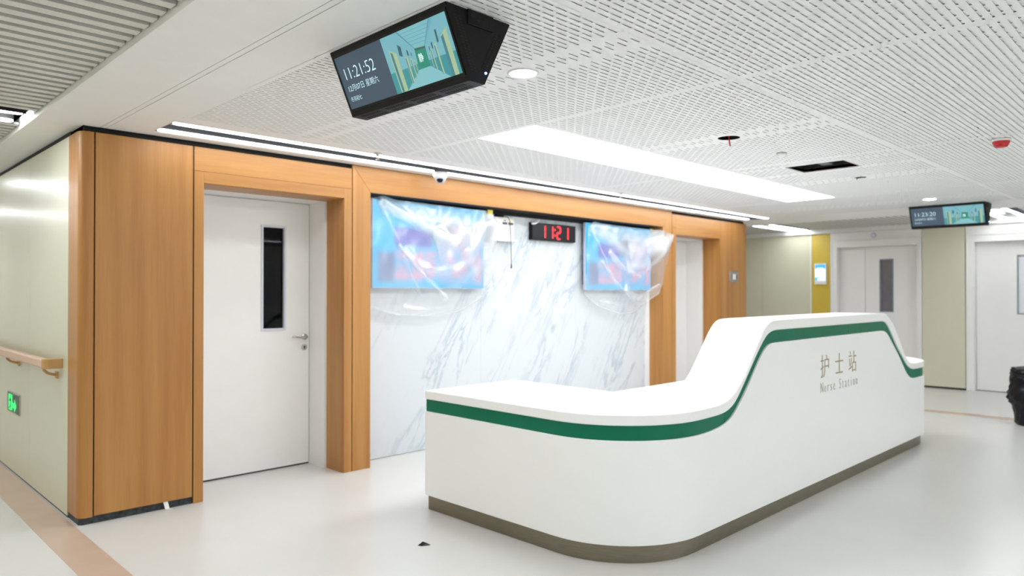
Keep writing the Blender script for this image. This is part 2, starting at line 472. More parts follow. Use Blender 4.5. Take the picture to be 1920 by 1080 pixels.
d1 = struct('door_1', (2.48, YD, 0))
def D(o, parent):
    o.parent = parent; o.matrix_parent_inverse = Matrix.Translation(-parent.location); return o
bm = bmesh.new(); leaf_with_hole(bm, 1.975, 2.996, 0.012, 2.135, 2.596, 2.776, 1.12, 1.927, YD, YD + 0.045)
lf = D(link('door_leaf', bm, M['white']), d1)
bm = bmesh.new(); frame_ring(bm, 2.598, 2.774, 1.122, 1.925, 0.018, YD - 0.008, YD + 0.02)
link('vision_frame', bm, mat('window_bead', (0.62, 0.64, 0.70), 0.35), lf, bevel=0.002)
bx('glass_pane', 2.596, 2.776, YD + 0.018, YD + 0.024, 1.12, 1.927, M['glass'], lf)
lever(lf, 2.953, 1.045, YD)
bm = bmesh.new()
box(bm, 3.000, 3.02, YW + 0.255, YD + 0.06, 0, 2.16); box(bm, 1.94, 1.970, YW + 0.255, YD + 0.06, 0, 2.16)
box(bm, 1.97, 3.000, YW + 0.255, YD + 0.06, 2.139, 2.16)
D(link('door_frame', bm, M['white'], bevel=0.001), d1)
D(bx('door_bottom_seal', 1.975, 2.996, YD + 0.003, YD + 0.04, 0.0, 0.012, M['dark']), d1)
# dark room behind the vision panel, with its brown wardrobe edge
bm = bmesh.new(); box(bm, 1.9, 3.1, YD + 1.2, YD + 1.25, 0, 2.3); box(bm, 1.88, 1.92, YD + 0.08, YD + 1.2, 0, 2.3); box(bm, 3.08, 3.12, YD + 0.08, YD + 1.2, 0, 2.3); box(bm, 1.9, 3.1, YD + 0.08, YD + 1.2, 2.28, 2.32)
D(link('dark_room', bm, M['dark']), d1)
D(bx('room_partition', 2.93, 3.02, YD + 0.25, YD + 0.32, 0, 2.2, mat('dark_brown', (0.07, 0.03, 0.015), 0.6)), d1)

d2 = struct('door_2', (8.3, YD, 0))
for a, b in ((7.785, 8.29), (8.295, 8.80)):
    bm = bmesh.new(); box(bm, a, b, YD, YD + 0.045, 0.012, 2.12); D(link('door_leaf', bm, M['white'], bevel=0.002), d2)
bm = bmesh.new()
box(bm, 8.80, 8.835, YW + 0.255, YD + 0.06, 0, 2.15); box(bm, 7.75, 7.785, YW + 0.255, YD + 0.06, 0, 2.15)
box(bm, 7.785, 8.80, YW + 0.255, YD + 0.06, 2.125, 2.15)
D(link('door_frame', bm, M['white'], bevel=0.001), d2)

# ---- far wall with its doors
wf = struct('wall_far')
XC = XF + 0.012
bx('wall_core', XC, XC + 0.02, 4.66, 12.2, 0, 2.5, M['plaster'], wf)
bx('wall_core', XC, XC + 0.02, 2.73, 3.30, 0, 2.5, M['dark'], wf)
bx('wall_core', XC, XC + 0.02, -3.0, 1.25, 0, 2.5, M['plaster'], wf)
def fpanel(y0, y1, m, name):
    return bx(name, XF, XC, y0 + 0.002, y1 - 0.002, 0.027, 2.375, m, wf, 0.0015)
for a, b in ((4.975, 5.818), (5.818, 6.86), (6.86, 7.90), (7.90, 8.94), (8.94, 9.98), (9.98, 11.02), (11.02, 12.2)):
    fpanel(a, b, M['cream'], 'cream_panel')
bx('corner_strip', XF - 0.004, XC, 4.955, 4.975, 0.02, 2.38, M['white'], wf)
fpanel(4.65, 4.955, M['yellow'], 'yellow_panel')
fpanel(2.735, 3.298, M['cream'], 'cream_panel')
for a, b in ((-3.0, -1.9), (-1.9, -0.86), (-0.86, 0.18), (0.18, 1.22)):
    fpanel(a, b, M['cream'], 'cream_panel')
o = sx('baseboard_far', XF + 0.006, XC, 2.735, 3.298, 0.0, 0.027, M['dark'])

def far_door(idx, y0, y1, split, win, lit):
    """white framed door opening from y0 to y1 set 0.14 m back"""
    d = struct('door_%d' % idx, (XF, (y0 + y1) / 2, 0))
    iy0, iy1, zt = y0 + 0.065, y1 - 0.10, 2.14
    xd = XF + 0.13
    bm = bmesh.new()
    box(bm, XF, XF + 0.012, y0, iy0, 0, 2.24); box(bm, XF, XF + 0.012, iy1, y1, 0, 2.24)
    box(bm, XF, XF + 0.012, iy0, iy1, zt, 2.24)
    box(bm, XF + 0.012, XF + 0.18, iy0 - 0.02, iy0, 0, zt + 0.02); box(bm, XF + 0.012, XF + 0.18, iy1, iy1 + 0.02, 0, zt + 0.02)
    box(bm, XF + 0.012, XF + 0.18, iy0, iy1, zt, zt + 0.02)
    D(link('door_frame', bm, M['white'], bevel=0.002), d)
    bm = bmesh.new()
    for (a, b, c, e) in ((y0 + 0.02, y1 - 0.02, 2.235, 2.25), (y0 + 0.012, y0 + 0.027, 0, 2.25), (y1 - 0.027, y1 - 0.012, 0, 2.25)):
        box(bm, XF - 0.012, XF, a, b, c, e)
    D(link('architrave', bm, M['white'], bevel=0.003), d)
    D(bx('over_panel', XF, XF + 0.012, y0, y1, 2.252, 2.375, M['white'], bevel=0.001), d)
    D(bx('backing', XF + 0.012, XF + 0.03, y0 - 0.01, y1 + 0.01, 2.165, 2.5, M['plaster']), d)
    leaves = [(iy0 + 0.003, split - 0.003), (split + 0.003, iy1 - 0.003)] if split else [(iy0 + 0.003, iy1 - 0.003)]
    w0, w1 = win
    for a, b in leaves:
        bm = bmesh.new()
        if a < w0 < b:
            box(bm, xd, xd + 0.045, a, w0, 0.01, zt - 0.003); box(bm, xd, xd + 0.045, w1, b, 0.01, zt - 0.003)
            box(bm, xd, xd + 0.045, w0, w1, 0.01, 1.12); box(bm, xd, xd + 0.045, w0, w1, 1.93, zt - 0.003)
            lfo = D(link('door_leaf', bm, M['white']), d)
            bm = bmesh.new()
            for (p, q, r, s) in ((w0 - 0.012, w0 + 0.004, 1.11, 1.94), (w1 - 0.004, w1 + 0.012, 1.11, 1.94), (w0, w1, 1.108, 1.124), (w0, w1, 1.926, 1.942)):
                box(bm, xd - 0.005, xd + 0.03, p, q, r, s)
            fo = link('vision_frame', bm, mat('grey_bead', (0.25, 0.30, 0.34), 0.4), None); fo.parent = lfo
            po = bx('glass_pane', xd + 0.02, xd + 0.026, w0, w1, 1.12, 1.93, M['windowlit' if lit else 'glasslit']); po.parent = lfo
        else:
            box(bm, xd, xd + 0.045, a, b, 0.01, zt - 0.003)
            D(link('door_leaf', bm, M['white'], bevel=0.002), d)
    D(bx('backing', xd + 0.046, xd + 0.06, y0, y1, 0, 2.2, M['dark']), d)
    return d
far_door(3, 3.302, 4.646, 4.149, (3.744, 3.926), False)
far_door(4, 1.25, 2.73, 0, (1.80, 2.125), True)

# ---- ceiling
ce = struct('ceiling')
def plate(x0, x1, y0, y1, z0=ZC, z1=ZC + 0.012, m='ceil', name='border_panel'):
    return bx(name, x0, x1, y0, y1, z0, z1, M[m], ce)
XA, XB = 0.972, 10.25
# left border with its raised edge, slot gap and second border
plate(XA, 1.309, -3, YW + 0.01); plate(XA, XL + 0.02, YW + 0.01, 12.2)
bx('border_edge', XA, XA + 0.006, -3, 12.2, ZC + 0.012, ZC + 0.075, M['ceil'], ce)
plate(1.3135, 1.3405, -3, YW + 0.01, ZC + 0.0005, ZC + 0.012, name='trim_strip')
plate(1.30, 1.35, -3, YW + 0.01, ZC + 0.014, ZC + 0.02, 'dark', name='slot_void')
plate(1.3445, 1.578, -3, YW + 0.01)
# wall side border around the twin light trough
plate(1.578, XB, 4.30, 4.435); plate(1.578, XB, 4.790, YW + 0.01); plate(9.40, XB, 4.435, 4.790)
plate(9.40, XB, -3, 4.30)
plate(XE - 0.0, XB, YW + 0.01, 12.2)
bx('border_edge', XB - 0.006, XB, -3, 12.2, ZC + 0.012, ZC + 0.075, M['ceil'], ce)
plate(1.578, 9.40, -2.30, -2.20); plate(1.578, 9.40, -3, -2.62)
# plenum lid over everything
bx('plenum_lid', -1.6, 12.2, -3, 12.2, 2.60, 2.64, M['void'], ce)

def perf_tile(x0, x1, y0, y1, cuts=(), rounds=()):
    """perforated metal tile with staggered slots cut right through it; felt lies above"""
    V = []; F = []; MI = []
    P, SL, SW, RP = 0.0746, 0.0585, 0.0092, 0.0325
    H = 0.0016
    def quad(a, b, c, d, mi=0):
        n = len(V); V.extend((a, b, c, d)); F.append((n, n + 1, n + 2, n + 3)); MI.append(mi)
    def flat(a, b, c, d, z=ZC, mi=0):
        if b - a > 1e-5 and d - c > 1e-5: quad((a, c, z), (a, d, z), (b, d, z), (b, c, z), mi)
    def region(a, b, c, d):
        if b - a < 1e-4 or d - c < 1e-4: return
        flat(a, b, c, d, ZC + 0.0045, 1)
        yrow = y0 + 0.030; k = 0; ylast = c
        while yrow < y1 - 0.025:
            lo, hi = yrow - SW / 2, yrow + SW / 2
            if lo > c + 0.004 and hi < d - 0.004:
                flat(a, b, ylast, lo); ylast = hi
                xs = x0 + 0.030 - (P / 2 if k % 2 else 0); cur = a
                while xs < x1 - 0.03:
                    s0, s1 = max(xs, x0 + 0.030), min(xs + SL, x1 - 0.030)
                    if s1 - s0 > 0.008 and s0 > a + 0.004 and s1 < b - 0.004:
                        flat(cur, s0, lo, hi); cur = s1
                        quad((s0, lo, ZC), (s1, lo, ZC), (s1, lo, ZC + H), (s0, lo, ZC + H))
                        quad((s0, hi, ZC), (s1, hi, ZC), (s1, hi, ZC + H), (s0, hi, ZC + H))
                        if random.random() < 0.006:      # felt torn away over a few slots
                            flat(s0 + 0.002, s1 - 0.001, lo, hi, ZC + 0.003, 2)
                    xs += P
                flat(cur, b, lo, hi)
            yrow += RP; k += 1
        flat(a, b, ylast, d)
    def split(a, b, c, d, cl):
        cl = [q for q in cl if q[0] < b and q[1] > a and q[2] < d and q[3] > c]
        if not cl: region(a, b, c, d); return
        q = cl[0]; rest = cl[1:]
        split(a, q[0], c, d, rest); split(q[1], b, c, d, rest)
        region(q[0], q[1], c, q[2]); region(q[0], q[1], q[3], d)
    rc = [(cx - r - 0.006, cx + r + 0.006, cy - r - 0.006, cy + r + 0.006) for cx, cy, r in rounds]
    e = 0.0007
    split(x0 + e, x1 - e, y0 + e, y1 - e, list(cuts) + rc)
    for (cx, cy, r), (a, b, c, d) in zip(rounds, rc):
        n = 32; hw = (b - a) / 2
        for i in range(n):
            p = []
            for t in (i, i + 1):
                th = 2 * PI * t / n + PI / 4; ca, sa = math.cos(th), math.sin(th); q = hw / max(abs(ca), abs(sa))
                p.append(((cx + r * ca, cy + r * sa), (cx + q * ca, cy + q * sa)))
            quad((*p[0][0], ZC), (*p[1][0], ZC), (*p[1][1], ZC), (*p[0][1], ZC))
            quad((*p[0][0], ZC), (*p[1][0], ZC), (*p[1][0], ZC + 0.002), (*p[0][0], ZC + 0.002))
    for (a, b, c, d) in cuts:
        for u in ((a, c, b, c), (b, c, b, d), (b, d, a, d), (a, d, a, c)):
            quad((u[0], u[1], ZC), (u[2], u[3], ZC), (u[2], u[3], ZC + 0.03), (u[0], u[1], ZC + 0.03))
    me = bpy.data.meshes.new('perforated_tile'); me.from_pydata(V, [], F)
    me.materials.append(M['ceil']); me.materials.append(M['felt']); me.materials.append(M['dark'])
    me.polygons.foreach_set('material_index', MI); me.update()
    o = bpy.data.objects.new('perforated_tile', me); COL.objects.link(o); o.parent = ce
HOLE1 = (4.325, 2.33, 0.071); HOLE2 = (6.62, 2.31, 0.05); VENT = (5.665, 6.04, 2.10, 2.56)
xs = [1.58, 3.155, 5.49, 7.80, 9.40]
rows = [(3.50, 4.30), (1.665, 2.97), (0.36, 1.665), (-1.48, -0.18), (-2.20, -1.48)]
DL = [(2.37, 2.31), (8.66, 2.31), (2.37, -0.83), (4.32, -0.83), (6.64, -0.83), (8.66, -0.83)]
for y0, y1 in rows:
    for x0, x1 in zip(xs, xs[1:]):
        if not 3 < x0 < 7: continue
        rd = [(x, y, 0.064) for x, y in DL if x0 < x < x1 and y0 < y < y1]
        ct = []
        for h in (HOLE1, HOLE2):
            if x0 < h[0] < x1 and y0 < h[1] < y1: rd.append(h)
        if x0 < 5.8 < x1 and y0 < 2.3 < y1: ct.append(VENT)
        perf_tile(x0, x1, y0, y1, ct, rd)
for x0, x1 in ((1.58, 3.155), (7.80, 9.40)):
    for y0, y1 in ((1.665, 4.30), (0.36, 1.665), (-2.20, 0.36)):
        perf_tile(x0, x1, y0, y1, (), [(x, y, 0.064) for x, y in DL if x0 < x < x1 and y0 < y < y1])
for x0, x1 in ((3.155, 5.49), (5.49, 7.80)):
    perf_tile(x0, x1, -0.18, 0.36)
# dark boxes above the openings
for (a, b, c, d) in (VENT, (HOLE1[0] - .08, HOLE1[0] + .08, HOLE1[1] - .08, HOLE1[1] + .08), (HOLE2[0] - .08, HOLE2[0] + .08, HOLE2[1] - .08, HOLE2[1] + .08)):
    bm = bmesh.new()
    box(bm, a, b, c, d, 2.50, 2.51); box(bm, a - 0.01, a, c, d, ZC + 0.007, 2.51); box(bm, b, b + 0.01, c, d, ZC + 0.007, 2.51)
    box(bm, a, b, c - 0.01, c, ZC + 0.007, 2.51); box(bm, a, b, d, d + 0.01, ZC + 0.007, 2.51)
    link('opening_void', bm, M['dark'], ce)

# slatted ceilings over the two corridors (slats run along x)
def slats(x0, x1, y0, y1, edge=None):
    bm = bmesh.new(); w = 0.056; h = 0.014; pt = 0.0955
    L = (x1 - x0)
    for p in ((-w / 2, -w / 2 + 0.003), (w / 2 - 0.003, w / 2)): box(bm, -L / 2, L / 2, p[0], p[1], 0.0, h)
    box(bm, -L / 2, L / 2, -w / 2, w / 2, 0.0, 0.003)
    me = bpy.data.meshes.new('ceiling_slat'); bmesh.ops.recalc_face_normals(bm, faces=bm.faces); bm.to_mesh(me); bm.free()
    me.materials.append(M['slat'])
    y = y0; n = 0
    while y < y1:
        o = bpy.data.objects.new('ceiling_slat', me); COL.objects.link(o); o.parent = ce
        o.location = ((x0 + x1) / 2, y, ZC + 0.028); y += pt; n += 1
    return n
TR_L = [(5.00, 5.26), (2.0, 2.26), (-1.0, -0.74), (8.0, 8.26), (11.0, 11.26)]       # y of the lamp pairs, every 3 m
def slat_runs(x0, x1):
    edges = [-2.98]
    for a, b in sorted(TR_L):
        edges += [a - 0.055, b + 0.055]
    edges.append(12.2)
    for i in range(0, len(edges), 2):
        slats(x0, x1, edges[i] + 0.03, edges[i + 1] - 0.03)
slat_runs(-1.55, XA - 0.004); slat_runs(XB + 0.004, XF - 0.05)
bx('wall_channel', XF - 0.05, XF + 0.01, -3, 12.2, 2.385, 2.40, M['ceil'], ce)
bx('wall_channel_edge', XF - 0.054, XF - 0.05, -3, 12.2, 2.385, 2.47, M['ceil'], ce)

# ================================================================== LIGHT FITTINGS
def tube_run(bm, x0, x1, y, w=0.042, z=ZC):
    """flat lens with rounded ends"""
    pts = []
    r = w / 2
    for i in range(9):
        a = PI / 2 + PI * i / 8; pts.append((x0 + r + r * math.cos(a), y + r * math.sin(a)))
    for i in range(9):
        a = -PI / 2 + PI * i / 8; pts.append((x1 - r + r * math.cos(a), y + r * math.sin(a)))
    prism(bm, pts, 'z', z + 0.003, z + 0.012)

def trough(label, ya, yb, broken):
    """twin tube trough between ya (towards the room) and yb (towards its wall)"""
    t = thing('linear_light', label, 'light', (5.45, (ya + yb) / 2, ZC))
    lo, hi = min(ya, yb), max(ya, yb); sg = 1 if yb > ya else -1
    bm = bmesh.new()
    box(bm, 1.580, 9.398, lo + 0.001, lo + 0.005, ZC + 0.002, ZC + 0.06); box(bm, 1.580, 9.398, hi - 0.005, hi - 0.001, ZC + 0.002, ZC + 0.06)
    box(bm, 1.580, 1.584, lo + 0.005, hi - 0.005, ZC + 0.002, ZC + 0.06); box(bm, 9.394, 9.398, lo + 0.005, hi - 0.005, ZC + 0.002, ZC + 0.06)
    box(bm, 1.580, 9.398, lo + 0.001, hi - 0.001, ZC + 0.06, ZC + 0.064)
    D(link('housing', bm, M['channel']), t)
    m = (ya + 0.445 * (yb - ya))
    D(bx('spine', 1.60, 9.36, m - 0.02, m + 0.02, ZC + 0.02, ZC + 0.06, M['channel'], bevel=0.004), t)
    bm = bmesh.new(); yy = yb - sg * 0.043
    for a, b in ((1.592, 3.79), (3.86, 9.34)) if broken else ((1.592, 9.34),): tube_run(bm, a, b, yy, 0.062)
    D(link('tube_lens', bm, M['tube']), t)
    bm = bmesh.new(); tube_run(bm, 1.592, 9.385, ya + sg * 0.053, 0.078); D(link('tube_lens', bm, M['tube' if broken else 'tube_n']), t)
trough('long twin-tube white light strip recessed in the ceiling along the wood wall', 4.435, 4.790, True)
trough('added twin-tube fill light strip on the near side, unseen behind the camera', -2.30, -2.62, False)  # unseen trough, added to light the counter from the near side

def pair(x0, x1, ya, yb, label, tm='tube_c'):
    t = thing('linear_light', label, 'light', ((x0 + x1) / 2, (ya + yb) / 2, ZC), 'twin tube lights across the corridors')
    z = ZC + 0.028
    bm = bmesh.new(); box(bm, x0, x1, ya - 0.04, yb + 0.04, z + 0.05, z + 0.055)
    for a, b in ((ya - 0.042, ya - 0.038), (yb + 0.038, yb + 0.042)): box(bm, x0, x1, a, b, z, z + 0.055)
    D(link('housing', bm, M['channel']), t)
    for y in (ya, yb):
        bm = bmesh.new(); tube_run(bm, x0 + 0.01, x1 - 0.01, y, 0.06, z); D(link('tube_lens', bm, M[tm]), t)
for i, (a, b) in enumerate(TR_L):
    w1 = ['beyond the wood corner', 'above the camera by the near slats', 'over the corridor behind the camera', 'far down the left corridor', 'at the end of the left corridor'][i]
    pair(-1.5, XA - 0.035, a, b, 'twin tube light, left slatted ceiling, ' + w1)
    w2 = ['just right of the wood wall end', 'right of the far hanging display', 'nearest the camera side of the far corridor', 'farther down the far corridor', 'at the end of the far corridor'][i]
    pair(XB + 0.05, XF - 0.06, a, b, 'twin tube light in the far slatted ceiling, ' + w2, 'tube_r')

t = thing('ceiling_light', 'wide glowing white panel light flush in the ceiling above the nurse counter', 'light', (5.49, 3.235, ZC))
for y0, y1, tt in ((2.97, 3.50, t),):
    bm = bmesh.new()
    box(bm, 3.157, 7.798, y0 + 0.002, y0 + 0.008, ZC - 0.001, ZC + 0.03); box(bm, 3.157, 7.798, y1 - 0.008, y1 - 0.002, ZC - 0.001, ZC + 0.03)
    box(bm, 3.157, 3.163, y0 + 0.008, y1 - 0.008, ZC - 0.001, ZC + 0.03); box(bm, 7.792, 7.798, y0 + 0.008, y1 - 0.008, ZC - 0.001, ZC + 0.03)
    D(link('trim_frame', bm, M['ceil']), tt)
    D(bx('diffuser', 3.163, 7.792, y0 + 0.008, y1 - 0.008, ZC, ZC + 0.02, M['panel']), tt)
dlab = ['round downlight glowing beside the near hanging display', 'round downlight above the far hanging display',
        'round downlight behind the camera, first from the left', 'round downlight behind the camera, second from the left', 'round downlight behind the camera, third from the left', 'round downlight behind the camera, fourth from the left']
for (x, y), lb in zip(DL, dlab):
    t = thing('downlight', lb, 'light', (x, y, ZC), 'round downlights in the perforated ceiling')
    bm = bmesh.new(); lathe(bm, (0, 0, 0), [(0.073, 0.0), (0.073, -0.004), (0.062, -0.006), (0.056, 0.012), (0.073, 0.012)]); link('trim_ring', bm, M['ceil'], t, True)
    bm = bmesh.new(); cyl(bm, (0, 0, -0.003), 0.060, 0.057, 0.006); link('lens', bm, M['down'], t)

# ================================================================== NURSE COUNTER
CX0, CX1, CY, RR, CB = 2.885, 7.90, 2.032, 0.55, 3.70   # left face, right face, front face, corner radius, back of wings
def interp(tab, x):
    if x <= tab[0][0]: return tab[0][1]
    for (a, b), (c, d) in zip(tab, tab[1:]):
        if x <= c: return b + (d - b) * (x - a) / (c - a)
    return tab[-1][1]
TOP = [(3.50, .772), (3.62, .773), (3.70, .780), (3.76, .790), (3.83, .815), (3.95, .900), (4.06, 1.018), (4.18, 1.150), (4.235, 1.200), (4.27, 1.220), (4.31, 1.230), (4.42, 1.234), (6.33, 1.238), (6.385, 1.234), (6.43, 1.222), (6.47, 1.200), (6.585, 1.140), (6.70, 1.035), (6.88, .860), (6.96, .808), (7.03, .784), (7.10, .774), (7.20, .772)]
GT = [(3.50, .716), (3.66, .719), (3.73, .726), (3.80, .745), (3.86, .780), (3.96, .880), (4.14, 1.060), (4.215, 1.125), (4.26, 1.150), (4.30, 1.165), (4.38, 1.170), (6.33, 1.172), (6.39, 1.164), (6.44, 1.140), (6.50, 1.095), (6.68, .945), (6.86, .825), (6.93, .775), (7.00, .744), (7.08, .722), (7.18, .716)]
GB = [(3.50, .638), (3.60, .644), (3.70, .656), (3.77, .674), (3.84, .712), (3.96, .812), (4.18, 1.033), (4.23, 1.070), (4.27, 1.086), (4.33, 1.092), (6.31, 1.096), (6.37, 1.090), (6.44, 1.062), (6.52, 1.005), (6.72, .865), (6.90, .715), (6.98, .668), (7.06, .645), (7.15, .638), (7.2, .638)]
def smooth_tab(tab):
    out = {}
    return tab
def path(inset, t):
    """plan polyline of the counter's outside (inset inwards) as (x, y, xkey)"""
    i = inset + t; r = RR - i; P = []
    P.append((CX0 + i, CB - inset * 0.0)); 
    n = 14
    P2 = [(CX0 + i, CB), (CX0 + i, 3.2)]
    c = (CX0 + RR, CY + RR)
    for k in range(n + 1):
        a = PI + (PI / 2) * k / n; P2.append((c[0] + max(r, 0.02) * math.cos(a), c[1] + max(r, 0.02) * math.sin(a)))
    xs_ = sorted(set([round(q[0], 4) for q in TOP + GT + GB] + [3.435 + 0.02 * j for j in range(1, 60)] + [6.25 + 0.02 * j for j in range(52)]))
    xs_ = [x for x in xs_ if CX0 + RR + 0.005 < x < CX1 - RR - 0.005]
    P2 += [(x, CY + i) for x in xs_]
    c = (CX1 - RR, CY + RR)
    for k in range(n + 1):
        a = -PI / 2 + (PI / 2) * k / n; P2.append((c[0] + max(r, 0.02) * math.cos(a), c[1] + max(r, 0.02) * math.sin(a)))
    P2 += [(CX1 - i, 3.2), (CX1 - i, CB)]
    return P2
def sm(tab, x):
    w = 0.022
    return sum(interp(tab, x + d * w) for d in (-2, -1, 0, 1, 2)) / 5
def strip(name, inset, thick, lo, hi, m, parent, bevel=0.0):
    A = path(inset, 0); B = path(inset, thick)
    key = [p[0] for p in path(0, 0)]
    lo_ = (lambda x: lo) if isinstance(lo, float) else (lambda x: sm(lo, x))
    hi_ = (lambda x: hi) if isinstance(hi, float) else (lambda x: sm(hi, x))
    bm = bmesh.new(); R_ = []
    for a, b, k in zip(A, B, key):
        R_.append([bm.verts.new((a[0], a[1], lo_(k))), bm.verts.new((a[0], a[1], hi_(k))), bm.verts.new((b[0], b[1], hi_(k))), bm.verts.new((b[0], b[1], lo_(k)))])
    for p, q in zip(R_, R_[1:]):
        for i in range(4):
            j = (i + 1) % 4; bm.faces.new((p[i], p[j], q[j], q[i]))
    bm.faces.new(R_[0]); bm.faces.new(R_[-1])
    o = link(name, bm, m, None, True)
    if bevel:
        b = o.modifiers.new('bevel', 'BEVEL'); b.width = bevel; b.segments = 3; b.limit_method = 'ANGLE'; b.angle_limit = math.radians(50)
    for e in o.data.edges: pass
    o.data.set_sharp_from_angle(angle=math.radians(40))
    return D(o, parent)
nc = thing('nurse_counter', 'white U-shaped nurse station counter with green wave band and steel plinth', 'counter', (5.4, 2.9, 0))
strip('plinth', 0.03, 0.30, 0.0, 0.105, M['steel'], nc)
strip('front_panel', 0.0, 0.34, 0.098, GB, M['solid'], nc, 0.003)
strip('green_band', 0.012, 0.30, GB, GT, M['green'], nc)
strip('countertop', 0.0, 0.37, GT, TOP, M['solid'], nc, 0.006)
# flat worktops filling the inside of the U
bm = bmesh.new()
IX0, IX1, IY = 3.70, 7.09, 2.80
poly = [(CX0 + 0.34, CB), (CX0 + 0.34, CY + 0.50), (CX0 + 0.50, CY + 0.34), (CX1 - 0.50, CY + 0.34), (CX1 - 0.34, CY + 0.50), (CX1 - 0.34, CB), (IX1, CB), (IX1, IY), (IX0, IY), (IX0, CB)]
prism(bm, poly, 'z', 0.716, 0.7717)
D(link('worktop', bm, M['solid'], bevel=0.003), nc)
for a, b in ((CX0 + 0.30, IX0 - 0.04), (IX1 + 0.04, CX1 - 0.30)):
    cbn = D(bx('cabinet', a, b, 2.6, CB - 0.02, 0.10, 0.716, M['solid'], bevel=0.002), nc)
    xx = IX0 - 0.04 if a < 4 else IX1 + 0.022
    for k in range(2):
        dr = bx('cabinet_door', xx, xx + 0.018, 2.85 + k * 0.42, 3.26 + k * 0.42, 0.13, 0.70, M['solid'], bevel=0.002); dr.parent = cbn
        dr.matrix_parent_inverse = Matrix()
D(bx('back_panel', 3.2, 7.55, CY + 0.33, CY + 0.36, 0.10, 0.716, M['solid']), nc)
# vertical joints in the green band
for x in (CX0 + 0.013, ):
    pass
D(bx('band_joint', 3.735, 3.737, CY + 0.0112, CY + 0.014, 0.662, 0.728, M['dark']), nc)
D(bx('band_joint', 5.60, 5.602, CY + 0.0112, CY + 0.014, 1.10, 1.168, M['dark']), nc)
# lettering standing on the front
mtx0 = Matrix.Rotation(math.radians(90), 4, 'X')
for ch, x in (('护', 5.045), ('士', 5.305), ('站', 5.562)):
    o = text_mesh('letter', ch, 0.176, M['brass'], None, Matrix.Translation((x, CY - 0.0005, 0.822)) @ mtx0, 0.0015, -0.0022, 0.95)
    D(o, nc)
for k, ch in enumerate('Nurse Station'):
    if ch != ' ':
        D(text_mesh('letter', ch, 0.108, M['brass'], None, Matrix.Translation((5.075 + 0.0545 * k, CY - 0.0005, 0.706)) @ mtx0, 0.001, -0.0024, 0.66, 1.0, 'CENTER'), nc)

